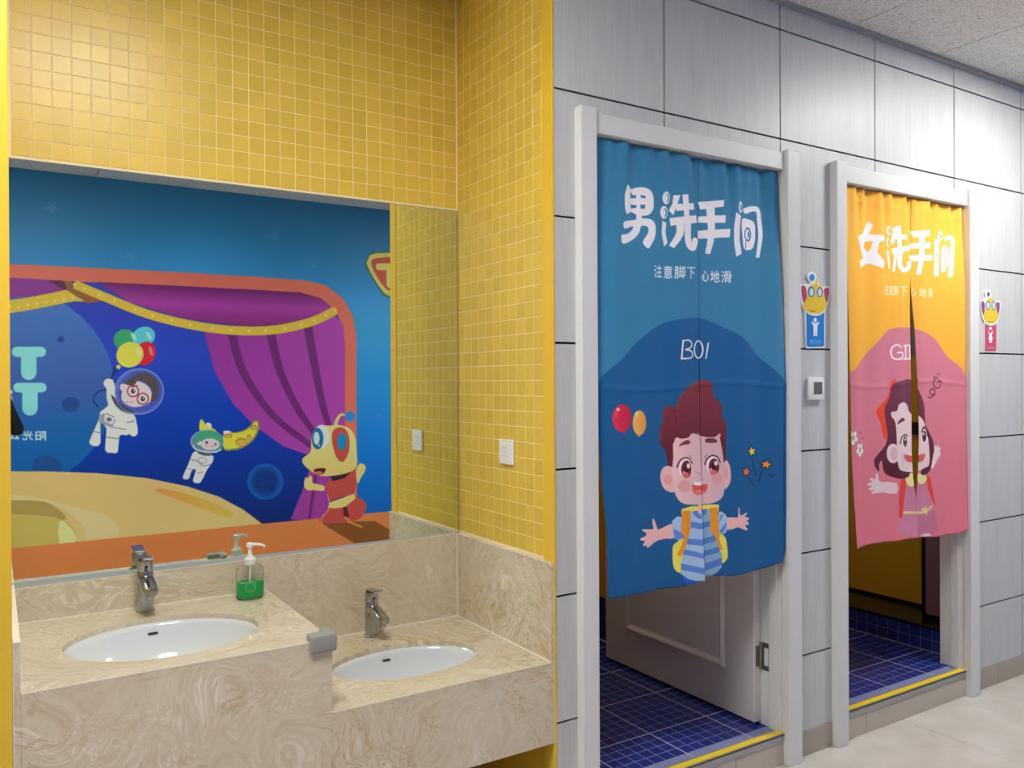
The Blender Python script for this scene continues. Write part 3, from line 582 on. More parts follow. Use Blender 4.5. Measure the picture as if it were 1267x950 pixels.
def wood_tile():
    m, nt, b = new_mat('pale_woodgrain_tile'); ge = N(nt, 'ShaderNodeNewGeometry'); oi = N(nt, 'ShaderNodeObjectInfo')
    cb = N(nt, 'ShaderNodeCombineXYZ'); mul = N(nt, 'ShaderNodeMath', operation='MULTIPLY'); mul.inputs[1].default_value = 37; nt.links.new(oi.outputs['Random'], mul.inputs[0]); nt.links.new(mul.outputs[0], cb.inputs[0]); nt.links.new(mul.outputs[0], cb.inputs[2])
    ad = N(nt, 'ShaderNodeVectorMath', operation='ADD'); nt.links.new(ge.outputs['Position'], ad.inputs[0]); nt.links.new(cb.outputs[0], ad.inputs[1])
    mp = N(nt, 'ShaderNodeMapping'); mp.inputs['Scale'].default_value = (60, 60, 2.2); nt.links.new(ad.outputs[0], mp.inputs[0])
    no = N(nt, 'ShaderNodeTexNoise'); no.inputs['Scale'].default_value = 2.2; no.inputs['Detail'].default_value = 6; no.inputs['Roughness'].default_value = .65; no.inputs['Distortion'].default_value = .6; nt.links.new(mp.outputs[0], no.inputs['Vector'])
    mp2 = N(nt, 'ShaderNodeMapping'); mp2.inputs['Scale'].default_value = (1.3, 1.3, .4); nt.links.new(ad.outputs[0], mp2.inputs[0])
    wv = N(nt, 'ShaderNodeTexWave', wave_type='BANDS', bands_direction='X'); wv.inputs['Scale'].default_value = 2.2; wv.inputs['Distortion'].default_value = 14; wv.inputs['Detail'].default_value = 2; wv.inputs['Detail Scale'].default_value = .7; nt.links.new(mp2.outputs[0], wv.inputs['Vector'])
    mx = N(nt, 'ShaderNodeMix'); mx.data_type = 'FLOAT'; mx.inputs[0].default_value = .08; nt.links.new(no.outputs['Fac'], mx.inputs[2]); nt.links.new(wv.outputs['Fac'], mx.inputs[3])
    rp = ramp(nt, ((.25, lin((192, 194, 194))), (.5, lin((203, 205, 205))), (.8, lin((211, 213, 212))))); nt.links.new(mx.outputs[0], rp.inputs[0]); nt.links.new(rp.outputs[0], b.inputs['Base Color'])
    b.inputs['Roughness'].default_value = .42; b.inputs['Specular IOR Level'].default_value = .4
    bu = N(nt, 'ShaderNodeBump'); bu.inputs['Strength'].default_value = .3; bu.inputs['Distance'].default_value = .0008; nt.links.new(mx.outputs[0], bu.inputs['Height']); nt.links.new(bu.outputs[0], b.inputs['Normal'])
    return m
M_WOOD = wood_tile()
def stone():
    m, nt, b = new_mat('beige_marbled_stone'); ge = N(nt, 'ShaderNodeNewGeometry'); L = nt.links.new
    n1 = N(nt, 'ShaderNodeTexNoise'); n1.inputs['Scale'].default_value = 2.1; n1.inputs['Detail'].default_value = 2; L(ge.outputs['Position'], n1.inputs['Vector'])
    sc = N(nt, 'ShaderNodeVectorMath', operation='SCALE'); sc.inputs['Scale'].default_value = .9; L(n1.outputs['Color'], sc.inputs[0])
    ad = N(nt, 'ShaderNodeVectorMath', operation='ADD'); L(ge.outputs['Position'], ad.inputs[0]); L(sc.outputs[0], ad.inputs[1])
    n2 = N(nt, 'ShaderNodeTexNoise'); n2.inputs['Scale'].default_value = 6; n2.inputs['Detail'].default_value = 7; n2.inputs['Roughness'].default_value = .6; n2.inputs['Distortion'].default_value = 1.6; L(ad.outputs[0], n2.inputs['Vector'])
    rp = ramp(nt, ((.25, lin((188, 168, 134))), (.38, lin((202, 190, 162))), (.5, lin((213, 204, 180))), (.6, lin((205, 194, 166))), (.7, lin((222, 215, 196))))); L(n2.outputs['Fac'], rp.inputs[0])
    # thin, stretched pale and ochre streaks that swirl with the warped coordinates, each only in patches
    def streak(seed, sy, lo, hi, patch):
        mp = N(nt, 'ShaderNodeMapping'); mp.inputs['Location'].default_value = (seed, seed*2.3, seed*.7); mp.inputs['Scale'].default_value = (6, 6, sy*.6); mp.inputs['Rotation'].default_value = (.3*seed, .5, .4*seed); L(ad.outputs[0], mp.inputs[0])
        n = N(nt, 'ShaderNodeTexNoise'); n.inputs['Scale'].default_value = 1.7; n.inputs['Detail'].default_value = 4; n.inputs['Roughness'].default_value = .55; n.inputs['Distortion'].default_value = 1.1; L(mp.outputs[0], n.inputs['Vector'])
        r = ramp(nt, ((lo-.035, (0, 0, 0, 1)), (lo, (1, 1, 1, 1)), (hi, (0, 0, 0, 1)))); L(n.outputs['Fac'], r.inputs[0])
        p = N(nt, 'ShaderNodeTexNoise'); p.inputs['Scale'].default_value = 3.4; mq = N(nt, 'ShaderNodeMapping'); mq.inputs['Location'].default_value = (seed*5, 3, 1); L(ge.outputs['Position'], mq.inputs[0]); L(mq.outputs[0], p.inputs['Vector'])
        q = ramp(nt, ((.46, (0, 0, 0, 1)), (.62, (patch, patch, patch, 1)))); L(p.outputs['Fac'], q.inputs[0])
        mm = N(nt, 'ShaderNodeMath', operation='MULTIPLY'); L(r.outputs[0], mm.inputs[0]); L(q.outputs[0], mm.inputs[1]); return mm.outputs[0]
    col = rp.outputs[0]
    for seed, sy, lo, hi, patch, c in ((1.1, 34, .55, .60, .8, (238, 232, 220)), (2.7, 30, .46, .50, .65, (232, 226, 216)), (4.3, 26, .52, .57, .75, (186, 156, 108)), (6.1, 30, .5, .53, .5, (198, 176, 150))):
        f = streak(seed, sy, lo, hi, patch); mx = N(nt, 'ShaderNodeMix'); mx.data_type = 'RGBA'; L(f, mx.inputs[0]); L(col, mx.inputs[6]); mx.inputs[7].default_value = lin(c); col = mx.outputs[2]
    L(col, b.inputs['Base Color']); b.inputs['Roughness'].default_value = .25; b.inputs['Specular IOR Level'].default_value = .5
    return m
M_STONE = stone()
def floor_mat():
    m, nt, b = new_mat('polished_cream_floor_tile'); ge = N(nt, 'ShaderNodeNewGeometry'); n1 = N(nt, 'ShaderNodeTexNoise'); n1.inputs['Scale'].default_value = 6; n1.inputs['Detail'].default_value = 5; nt.links.new(ge.outputs['Position'], n1.inputs['Vector'])
    rp = ramp(nt, ((.35, lin((204, 197, 187))), (.65, lin((216, 211, 203))))); nt.links.new(n1.outputs['Fac'], rp.inputs[0]); nt.links.new(rp.outputs[0], b.inputs['Base Color']); b.inputs['Roughness'].default_value = .12; b.inputs['Specular IOR Level'].default_value = .5
    return m
M_FLOOR = floor_mat()
def ceil_mat():
    m, nt, b = new_mat('mineral_fibre_ceiling'); ge = N(nt, 'ShaderNodeNewGeometry'); v = N(nt, 'ShaderNodeTexNoise'); v.inputs['Scale'].default_value = 130; v.inputs['Detail'].default_value = 4; nt.links.new(ge.outputs['Position'], v.inputs['Vector'])
    rp = ramp(nt, ((.38, lin((186, 184, 182))), (.47, lin((222, 221, 219))), (.7, lin((230, 229, 227))))); nt.links.new(v.outputs['Fac'], rp.inputs[0]); nt.links.new(rp.outputs[0], b.inputs['Base Color']); b.inputs['Roughness'].default_value = .9
    bu = N(nt, 'ShaderNodeBump'); bu.inputs['Strength'].default_value = .6; bu.inputs['Distance'].default_value = .002; nt.links.new(v.outputs['Fac'], bu.inputs['Height']); nt.links.new(bu.outputs[0], b.inputs['Normal'])
    return m
M_CEIL = ceil_mat()

# ---------------------------------------------------------------- setting
def piece_mesh(name, u, v, t, ch):
    """flat tile lying in x-y, chamfered towards +z, 10 faces at most"""
    bm = bmesh.new(); a = [bm.verts.new((x*u/2, y*v/2, 0)) for x, y in ((-1, -1), (1, -1), (1, 1), (-1, 1))]
    b = [bm.verts.new((x*u/2, y*v/2, t-ch)) for x, y in ((-1, -1), (1, -1), (1, 1), (-1, 1))]
    c = [bm.verts.new((x*(u/2-ch), y*(v/2-ch), t)) for x, y in ((-1, -1), (1, -1), (1, 1), (-1, 1))]
    for k in range(4):
        j = (k+1) % 4; bm.faces.new((a[k], a[j], b[j], b[k])); bm.faces.new((b[k], b[j], c[j], c[k]))
    bm.faces.new(c); me = bpy.data.meshes.new(name); bm.normal_update(); bm.to_mesh(me); bm.free(); return me
def mosaic(parent, name, m, spots, U, V, Nn, tu, tv, t=.0014, ch=.0007, limit=300, also=None):
    """small tiles centred on world spots: the ones that show largest become parts, the rest one stuff part"""
    U, V, Nn = Vector(U), Vector(V), Vector(Nn); rot = Matrix((U, V, Nn)).transposed()
    me = piece_mesh(name, tu, tv, t, ch); me.materials.append(m)
    order = sorted(spots, key=lambda p: -pixel_size(p)); big = [p for p in order[:limit] if pixel_size(p) > 0]; rest = order[len(big):]
    base = wloc(parent)
    for p in big:
        o = bpy.data.objects.new(name, me); o.parent = parent; o.location = Vector(p)-base; o.rotation_euler = rot.to_euler(); COL.objects.link(o)
    if rest:
        bm = bmesh.new()
        for p in rest:
            k = len(bm.verts); bm.from_mesh(me); bm.verts.ensure_lookup_table()
            bmesh.ops.transform(bm, matrix=Matrix.Translation(Vector(p))@rot.to_4x4(), verts=bm.verts[k:])
        tag(obj(name, bm, m, parent), kind='stuff')
def frange(a, b, s):
    out = []; k = 0
    while a+k*s < b-1e-6: out.append(a+k*s); k += 1
    return out

# floor of the corridor and alcove, polished 0.8 m tiles
bm = bmesh.new(); bx(bm, XA, XB, YO, YD, -.1, -.004); bx(bm, XL-.1, XS+.05, YD, YM, -.1, -.004)
FL = obj('floor', bm, mat('floor_joint', (150, 144, 134), .7)); tag(FL, 'polished cream tiled corridor floor', 'floor', kind='structure')
xs = [3.368+.8*k for k in range(-9, 5)]; ys = [1.36+.8*k for k in range(-3, 3)]
for x0 in xs:
    for y0 in ys:
        x1, y1 = min(x0+.8, XB), min(y0+.8, YD); a0, b0 = max(x0, XA), max(y0, YO)
        if x1-a0 < .02 or y1-b0 < .02: continue
        box('floor_tile', M_FLOOR, a0+.0012, x1-.0012, b0+.0012, y1-.0012, -.004, 0, FL)
for x0, x1 in ((XL-.1, .168), (.168, .968), (.968, XS+.05)): box('floor_tile', M_FLOOR, x0+.0012, x1-.0012, YD+.001, YM, -.004, 0, FL)

# ceiling, 0.6 m fibre panels in a thin grid
bm = bmesh.new(); bx(bm, XA, XB, YO, YM+.05, HC+.02, HC+.1)
CE = obj('ceiling', bm, M_DARK); tag(CE, 'suspended ceiling of square mineral fibre panels', 'ceiling', kind='structure')
cx0 = [3.03+.6*k for k in range(-12, 6)]; cy0 = [YD-.6*k for k in range(-1, 6)]
LIGHTS = []
for x0 in cx0:
    for y0 in cy0:
        a, b, c, d = max(x0, XA), min(x0+.6, XB), max(y0-.6, YO), min(y0, YM+.05)
        if b-a < .03 or d-c < .03: continue
        if abs(y0-(YD-.6)) < .01 and min(abs(x0-q) for q in (3.63, .03, -3.57)) < .05: LIGHTS.append((a, b, c, d)); continue
        bm = bmesh.new(); bx(bm, a+.003, b-.003, c+.003, d-.003, HC, HC+.02); obj('ceiling_panel', bm, M_CEIL, CE)
box('trim_1', M_FRAMEW, XS, XB, YD-.022, YD-.001, HC-.016, HC-.0005); tag(bpy.data.objects['trim_1'], 'grey metal angle along the ceiling edge above the doors', 'trim', kind='structure')

def panel_light(a, b, c, d, label):
    t = empty('ceiling_light', ((a+b)/2, (c+d)/2, HC)); tag(t, label, 'ceiling light', 'ceiling lights')
    bm = bmesh.new()
    for q in ((a+.003, b-.003, c+.003, c+.02), (a+.003, b-.003, d-.02, d-.003), (a+.003, a+.02, c+.02, d-.02), (b-.02, b-.003, c+.02, d-.02)): bx(bm, *q, HC-.004, HC+.02)
    obj('frame', bm, M_WHITE, t)
    m, nt, bs = new_mat('lit_diffuser'); bs.inputs['Emission Color'].default_value = PANEL_COLOUR+(1,); bs.inputs['Emission Strength'].default_value = PANEL_STRENGTH; bs.inputs['Base Color'].default_value = (.8, .8, .8, 1)
    box('diffuser', m, a+.02, b-.02, c+.02, d-.02, HC+.002, HC+.012, t)
for q, l in zip(sorted(LIGHTS, key=lambda q: q[0]), ('square white ceiling light at the far left of the corridor', 'square white ceiling light in front of the washbasins', 'square white ceiling light in front of the second door')): panel_light(*q, l)

# yellow mosaic: back wall of the alcove
bm = bmesh.new(); bx(bm, XL-.1, XS+.05, YM, YM+.1, 0, HC+.02)
WB = obj('wall_back', bm, M_GROUT); tag(WB, 'yellow mosaic wall above and behind the mirror', 'wall', kind='structure')
MO = .0522; TS = .0497
spots = [(XS-.004-MO*(i+.5), YM, 2.157+MO*(j+.5)) for i in range(28) for j in range(16) if 2.157+MO*(j+1) < HC+.03]
mosaic(WB, 'mosaic_tile', M_YEL, spots, (1, 0, 0), (0, 0, 1), (0, -1, 0), TS, TS)
box('plain_band', M_YWALL, XL, XS, YM-.002, YM, .02, .9, WB)
# yellow mosaic: side wall of the alcove
bm = bmesh.new(); bx(bm, XS, XS+.086, YD+.012, YM, 0, HC+.02)
WS = obj('wall_side', bm, M_GROUT); tag(WS, 'yellow mosaic side wall between the washbasins and the first door', 'wall', kind='structure')
spots = [(XS, YM-.003-MO*(i+.5), .925+MO*(j+.5)) for i in range(11) for j in range(39)]
mosaic(WS, 'mosaic_tile', M_YEL, spots, (0, -1, 0), (0, 0, 1), (-1, 0, 0), TS, TS)
box('plain_band', M_YWALL, XS-.002, XS, YD+.04, YM, .02, .9, WS)
bm = bmesh.new(); bx(bm, XS-.004, XS+.006, YD-.002, YD+.0585, .0, HC, .003); o = obj('corner_trim', bm, M_YPL, WS)
# left wall of the alcove: a yellow edged pier, white tiles beyond it
bm = bmesh.new(); bx(bm, XL-.08, XL, YD+.012, YM, 0, HC+.02)
WL = obj('wall_left', bm, M_YWALL); tag(WL, 'yellow edged wall end at the far left beside the mirror', 'wall', kind='structure')
bm = bmesh.new(); bx(bm, XL-.085, XL, YD-.004, YD+.02, 0, HC, .003); obj('corner_trim', bm, M_YPL, WL)

# door wall: backing with openings, woodgrain tiles proud of dark joints
bm = bmesh.new()
for q in ((XS+.004, T1[0]-.02, 0, HC), (T1[1]+.02, T2[0]-.02, 0, HC), (T2[1]+.02, XB, 0, HC), (T1[0]-.02, T1[1]+.02, HH+.02, HC), (T2[0]-.02, T2[1]+.02, HH+.02, HC), (XA, XL-.085, 0, HC)): bx(bm, q[0], q[1], YD+.008, YD+.116, q[2], q[3]+.02)
WR = obj('wall_right', bm, M_DARK); tag(WR, 'wall of pale woodgrain tiles with thin black joints around the two doors', 'wall', kind='structure')
zj = [.1, .4, .806, 1.212, 1.618, 2.024, 2.432, 2.856, HC]; xj = [1.992-.602*k for k in range(9, 0, -1)]+[1.992+.602*k for k in range(9)]
holes = ((T1[0]-.015, T1[1]+.015, 0, HH+.015), (T2[0]-.015, T2[1]+.015, 0, HH+.015))
def minus(rects, h):
    out = []
    for a, b, c, d in rects:
        if h[1] <= a or h[0] >= b or h[3] <= c or h[2] >= d: out.append((a, b, c, d)); continue
        if a < h[0]: out.append((a, h[0], c, d))
        if b > h[1]: out.append((h[1], b, c, d))
        if d > h[3]: out.append((max(a, h[0]), min(b, h[1]), h[3], d))
    return out
for x0, x1 in zip(xj, xj[1:]):
    for z0, z1 in zip(zj, zj[1:]):
        rr = []
        for lo, hi in ((XA, XL-.086), (XS+.0065, XB)):
            a, b = max(x0+.0036, lo), min(x1-.0036, hi)
            if b-a > .01: rr.append((a, b, z0+(.0036 if z0 > .2 else 0), z1-.0036))
        for h in holes: rr = minus(rr, h)
        rr = [q for q in rr if q[1]-q[0] > .004 and q[3]-q[2] > .004]
        if not rr: continue
        bm = bmesh.new()
        for a, b, c, d in rr: bx(bm, a, b, YD, YD+.008, c, d)
        obj('wall_tile', bm, M_WOOD, WR)
for k, (a, b, l) in enumerate(((2.67, 2.893, 'short grey beige skirting tile between the two doors'), (3.952, XB, 'grey beige skirting along the wall right of the second door'), (XS+.006, 1.6, 'narrow grey beige skirting left of the first door'), (XA, XL-.086, 'grey beige skirting left of the washbasin alcove'))):
    o = box('baseboard_%d' % (k+1), mat('skirting_joint', (120, 114, 104), .6), a, b, YD+.004, YD+.01, 0, .1); tag(o, l, 'baseboard', kind='structure')
    for x0 in xs:
        p, q = max(a, x0), min(b, x0+.8)
        if q-p > .01: box('skirting_tile', M_BEIGE, p+.0008, q-.0008, YD-.003, YD+.004, 0, .099, o, .001, 1)

# wall behind the camera and the two corridor ends
o = box('wall_opposite', mat('plain_pale_wall', (214, 214, 216), .6), XA, XB, YO-.1, YO, 0, HC+.02); tag(o, 'wall opposite the washbasins that carries the mural', 'wall', kind='structure')
o = box('baseboard_5', mat('blue_grey_skirting', (150, 160, 172), .35), XA, XB, YO, YO+.008, 0, .13); tag(o, 'blue grey skirting under the mural', 'baseboard', kind='structure')
for n, a, b, l in (('wall_end_left', XA-.1, XA, 'plain corridor end wall on the left'), ('wall_end_right', XB, XB+.1, 'plain corridor end wall on the right')):
    tag(box(n, mat('plain_end_wall', (214, 214, 216), .6), a, b, YO-.1, YD+.12, 0, HC+.02), l, 'wall', kind='structure')

# washrooms behind the two doors
Yb = YD+.116
def washroom(x0, x1, y1, nm, lab, tiles_x, tiles_y, jx, jy):
    bm = bmesh.new(); bx(bm, x0, x1, YD+.02, y1, 0, STEP-.0013); fl = obj('floor_'+nm, bm, M_BGROUT); tag(fl, lab, 'floor', kind='structure')
    C = .305; c6 = C/6; sp = []
    for i in range(-8, 8):
        for a in range(6):
            X = jx+C*i+c6*(a+.5)
            if not (tiles_x[0]+c6/2 < X < tiles_x[1]-c6/2): continue
            for j in range(-3, 9):
                for b in range(6):
                    Y = jy+C*j+c6*(b+.5)
                    if tiles_y[0]+c6/2 < Y < tiles_y[1]-c6/2: sp.append((X, Y, STEP-.003))
    mosaic(fl, 'floor_tile', M_BLUE, sp, (1, 0, 0), (0, 1, 0), (0, 0, 1), c6-.0036, c6-.0036, .0024, .0005)
    bm = bmesh.new()      # wider pale joints every six tiles
    for i in range(-8, 8):
        X = jx+C*i
        if tiles_x[0] < X < tiles_x[1]: bx(bm, X-.0021, X+.0021, tiles_y[0], tiles_y[1], STEP-.003, STEP+.0002)
    for j in range(-3, 9):
        Y = jy+C*j
        if tiles_y[0] < Y < tiles_y[1]: bx(bm, tiles_x[0], tiles_x[1], Y-.0021, Y+.0021, STEP-.003, STEP+.0002)
    obj('wide_joint', bm, M_BGROUT2, fl); return fl
F1 = washroom(1.60, 2.75, 4.4, 'first', 'blue gridded tile floor behind the first door', (1.60, 2.75), (YD+.03, 4.4), 2.158, 2.435)
F2 = washroom(2.85, 4.9, 4.4, 'second', 'blue gridded tile floor behind the second door', (2.85, 4.0), (YD+.03, 4.4), 3.08, 2.435)
for n, q, m, l in (('wall_first_left', (1.56, 1.60, Yb, 4.4), M_YWALL, 'yellow left wall inside the first washroom'), ('wall_first_right', (2.75, 2.80, Yb, 4.4), M_YWALL, 'yellow right wall inside the first washroom'),
                   ('wall_second_left', (2.80, 2.85, Yb, 4.4), M_YWALL, 'yellow left wall inside the second washroom'), ('wall_far', (1.56, 5.0, 4.4, 4.5), M_YWALL, 'yellow far wall of the washrooms'), ('wall_second_right', (4.9, 5.0, Yb, 4.4), M_GREYW, 'grey wall beyond the partition in the second washroom')):
    tag(box(n, m, *q, 0, 2.7), l, 'wall', kind='structure')
tag(box('ceiling_washroom', M_GREYW, 1.56, 5.0, Yb, 4.5, 2.7, 2.75), 'plain ceiling inside the washrooms', 'ceiling', kind='structure')
bm = bmesh.new()
tag(box('baseboard_6', M_BLUE, 2.74, 2.75, Yb, 4.4, STEP, STEP+.22), 'dark blue skirting inside the first washroom', 'baseboard', kind='structure')
# raised kerb in the second washroom
kb = box('kerb', M_BGROUT, 4.003, 4.9, Yb, 4.4, STEP, .225); tag(kb, 'raised kerb faced with blue tiles and capped in black stone inside the second washroom', 'kerb', kind='structure')
sp = [(4.003, Yb+.03+.061*i, STEP+.002+.054*(j+.5)) for i in range(24) for j in range(2)]
mosaic(kb, 'kerb_tile', M_BLUE, sp, (0, -1, 0), (0, 0, 1), (-1, 0, 0), .0575, .0505, .0014, .0005)
box('capping', M_BLACK, 4.0, 4.9, Yb, 4.4, .228, .245, kb, .002, 1)
for (a, b, c, d), l in (((1.95, 2.25, 3.0, 3.3), 'added fill lamp on the ceiling inside the first washroom'), ((3.3, 3.6, 3.0, 3.3), 'added fill lamp on the ceiling inside the second washroom')):
    t = empty('fill_lamp', ((a+b)/2, (c+d)/2, 2.7)); tag(t, l, 'ceiling light')  # added fill lamps, put in to brighten the washroom interiors
    box('fill_lamp_frame', M_WHITE, a-.02, b+.02, c-.02, d+.02, 2.685, 2.70, t); m, nt, bs = new_mat('fill_lamp_diffuser'); bs.inputs['Emission Color'].default_value = (1, .93, .8, 1); bs.inputs['Emission Strength'].default_value = 6.5
    box('diffuser', m, a, b, c, d, 2.68, 2.685, t)
p = empty('toilet_partition', (4.31, 3.3, .245)); tag(p, 'flat yellow partition standing on the kerb in the second washroom', 'partition')
box('panel', M_YWALL, 4.30, 4.325, 2.52, 4.39, .262, 1.62, p); box('base_rail', M_BLACK, 4.298, 4.327, 2.52, 4.39, .245, .262, p)
box('latch', M_HOLE, 4.285, 4.30, 2.62, 2.70, 1.19, 1.26, p, .004)
p = empty('cubicle_door', (4.13, 2.39, .245)); tag(p, 'narrow mauve cubicle panel standing nearest the right jamb of the second door', 'partition')
box('panel', M_MAUVE, 4.12, 4.14, 2.285, 2.495, .27, 2.2, p); box('edge_strip', M_BLACK, 4.117, 4.143, 2.495, 2.515, .27, 2.2, p); box('base_rail', M_BLACK, 4.12, 4.14, 2.285, 2.515, .245, .27, p)
tag(box('wall_stub', M_GREYW, 4.14, 4.9, 2.271, 2.29, .245, 2.7), 'narrow grey wall return inside the second washroom', 'wall', kind='structure')

# door frames
def door_frame(n, T, label):
    x0, x1 = T; d = empty('door_%d' % n, ((x0+x1)/2, YD, 0)); tag(d, label, 'door', kind='structure')
    for a, b in ((x0-.066, x0), (x1, x1+.074)):
        bm = bmesh.new(); bx(bm, a, b, YD-.034, YD+.004, 0, 2.384, .004, 2); obj('casing', bm, M_WHITE, d)
    bm = bmesh.new(); bx(bm, x0, x1, YD-.02, YD+.002, HH, 2.374, .002, 1); obj('header', bm, M_WHITE, d)
    for s, x in ((1, x0), (-1, x1)):
        bm = bmesh.new(); a, b = sorted((x, x-s*.018)); bx(bm, a, b, YD+.0045, Yb+.004, STEP, HH, .001, 1)
        a, b = sorted((x, x+s*.011)); bx(bm, a, b, YD+.022, YD+.06, STEP, HH, .003, 2)
        obj('jamb', bm, M_WHITE, d)
    bm = bmesh.new(); bx(bm, x0, x1, YD+.0025, Yb+.004, HH-.0, HH+.018); bx(bm, x0, x1, YD+.034, YD+.06, HH-.009, HH); obj('head_jamb', bm, M_WHITE, d)
    # raised threshold
    s = empty('threshold_step', ((x0+x1)/2, YD, 0)); tag(s, 'raised beige tiled step with a yellow safety stripe under the %s' % ('first door' if n == 1 else 'second door'), 'step', kind='structure')
    cut = 2.33 if n == 1 else 3.115
    for a, b in ((x0, cut), (cut, x1)): box('riser_tile', M_RISER, a+.001, b-.001, YD-.004, YD+.02, 0, .09, s, .001, 1)
    bm = bmesh.new(); bx(bm, x0, x1, YD-.008, YD+.0, .09, STEP+.002, .002, 1); bx(bm, x0, x1, YD-.008, YD+.035, STEP-.006, STEP+.002, .001, 1); obj('nosing', bm, M_NOSE, s)
    box('stripe', M_STRIPE, x0, x1, YD-.004, YD+.024, STEP+.002, STEP+.0032, s)
    return d
D1 = door_frame(1, T1, 'white framed doorway nearer the washbasins with its white panelled door open'); D2 = door_frame(2, T2, 'white framed doorway farther along the wall')
# open leaf of the first door, hinged on the right jamb
bm = bmesh.new(); bx(bm, 2.555, 2.593, 2.262, 3.20, .132, 2.29, .002, 1); lf = obj('leaf', bm, M_LEAF, D1)
def moulding(z0, z1):
    bm = bmesh.new(); X = 2.555; a, b = 2.415, 3.045
    prof = [(0, 0), (.006, .007), (.012, .014), (.02, .011), (.027, .003), (.034, 0)]   # inset, proud
    loops = [[bm.verts.new((X-h-.0002, y, z)) for y, z in ((a+i, z0+i), (b-i, z0+i), (b-i, z1-i), (a+i, z1-i))] for i, h in prof]
    for p, q in zip(loops, loops[1:]):
        for k in range(4): bm.faces.new((p[k], p[(k+1) % 4], q[(k+1) % 4], q[k]))
    return obj('moulding', bm, M_LEAF, lf)
moulding(.306, 1.02); moulding(1.16, 2.14)
for zc in (.395, 1.9):
    bm = bmesh.new(); bx(bm, 2.5925, 2.5945, 2.215, 2.252, zc-.055, zc+.055); bx(bm, 2.565, 2.593, 2.2595, 2.2625, zc-.04, zc+.04)
    tube(bm, [(2.588, 2.257, zc-.055), (2.588, 2.257, zc+.055)], .005, 10); h = obj('hinge', bm, M_STEEL, D1)
    box('cut_out', M_WHITE, 2.5915, 2.5925, 2.222, 2.242, zc-.035, zc+.035, h)
# ---------------------------------------------------------------- mural on the wall behind the camera
def uv_plane_map(o, cv):
    me = o.data; uv = me.uv_layers.new(name='print'); b = wloc(o)
    for l in me.loops:
        p = me.vertices[l.vertex_index].co+b; uv.data[l.index].uv = ((p.x-cv.x0)/(cv.x1-cv.x0), (p.z-cv.z0)/(cv.z1-cv.z0))
cv = art_mural(); M_MURAL = print_mat('mural_print', cv, .4, PRINT_GAINS[1], spec=.25)
o = box('wall_mural', M_MURAL, XA, XB, YO, YO+.004, .13, HC-.002); uv_plane_map(o, cv)
tag(o, 'large printed stage and outer space mural covering the wall opposite the washbasins', 'mural')

# ---------------------------------------------------------------- washbasin counters
def slab_with_hole(x0, x1, y0, y1, z, t, cx, cy, rx, ry, n=64):
    bm = bmesh.new(); rings = []
    for zz in (z, z-t):
        inner = [bm.verts.new((cx+rx*math.cos(2*math.pi*k/n), cy+ry*math.sin(2*math.pi*k/n), zz)) for k in range(n)]; outer = []
        for k in range(n):
            dx, dy = math.cos(2*math.pi*k/n)*rx, math.sin(2*math.pi*k/n)*ry
            s = min(((x1-cx)/dx if dx > 1e-9 else 1e9), ((x0-cx)/dx if dx < -1e-9 else 1e9), ((y1-cy)/dy if dy > 1e-9 else 1e9), ((y0-cy)/dy if dy < -1e-9 else 1e9))
            outer.append(bm.verts.new((cx+dx*s, cy+dy*s, zz)))
        # pull the nearest outer points onto the corners
        for X, Y in ((x0, y0), (x1, y0), (x1, y1), (x0, y1)):
            v = min(outer, key=lambda q: (q.co.x-X)**2+(q.co.y-Y)**2); v.co.x, v.co.y = X, Y
        rings.append((inner, outer))
    (i0, o0), (i1, o1) = rings
    for k in range(n):
        j = (k+1) % n
        bm.faces.new((i0[k], i0[j], o0[j], o0[k])); bm.faces.new((i1[k], o1[k], o1[j], i1[j])); bm.faces.new((o0[k], o0[j], o1[j], o1[k])); bm.faces.new((i0[j], i0[k], i1[k], i1[j]))
    return bm
def counter(x0, x1, z, hole, label, left_side):
    t = empty('vanity_counter', ((x0+x1)/2, (YD+YM)/2, .34)); tag(t, label, 'counter')
    obj('countertop', slab_with_hole(x0, x1, YD, YM-.0145, z, .018, *hole), M_STONE, t)
    box('apron', M_STONE, x0, x1, YD+.0005, YD+.018, .34, z-.018, t)
    if left_side: box('end_panel', M_STONE, x1-.016, x1, YD+.018, YM-.016, .34, z-.018, t)
    box('edge_highlight', M_BEAD, x0, x1, YD-.0006, YD+.0008, z-.0022, z-.0002, t)['label'] = 'pale strip painted as the highlight on the front arris'  # pale strip colours in the highlight along the front edge
    return t
H1 = (.398, 2.437, .25, .203); H2 = (1.121, 2.435, .246, .158)
C1 = counter(XL+.016, .775, .80, H1, 'taller beige marbled stone washbasin counter on the left', True)
C2 = counter(.7755, XS-.0155, .60, H2, 'lower beige marbled stone washbasin counter on the right', False)
# splash panels
def splash(name, q, label, z0=.6):
    t = box(name, M_STONE, *q); tag(t, label, 'splash panel'); return t
S = empty('splash_panel', (.5, YM-.0075, .6)); tag(S, 'beige marbled splash panel under the mirror', 'splash panel')
bm = bmesh.new(); vs = bx(bm, XL+.016, XS-.0155, YM-.0145, YM-.0005, .58, .916)
for v in vs:
    if v.co.z > .9 and v.co.x < 1: v.co.z = .9035
obj('slab', bm, M_STONE, S)
box('sealant_bead', M_BEAD, XL+.016, .775, YM-.018, YM-.0145, .8, .8035, S); box('sealant_bead', M_BEAD, .777, XS-.0155, YM-.018, YM-.0145, .6, .6035, S)
bm = bmesh.new(); vs = bx(bm, XL+.016, XS-.0155, YM-.0155, YM-.0145, .9145, .9162)
for v in vs:
    if v.co.x < 1: v.co.z -= .0125
obj('top_arris', bm, M_BEAD, S)
bm = bmesh.new(); vs = bx(bm, XL+.003, XS-.0155, YM-.0085, YM-.0055, .9158, .9195)
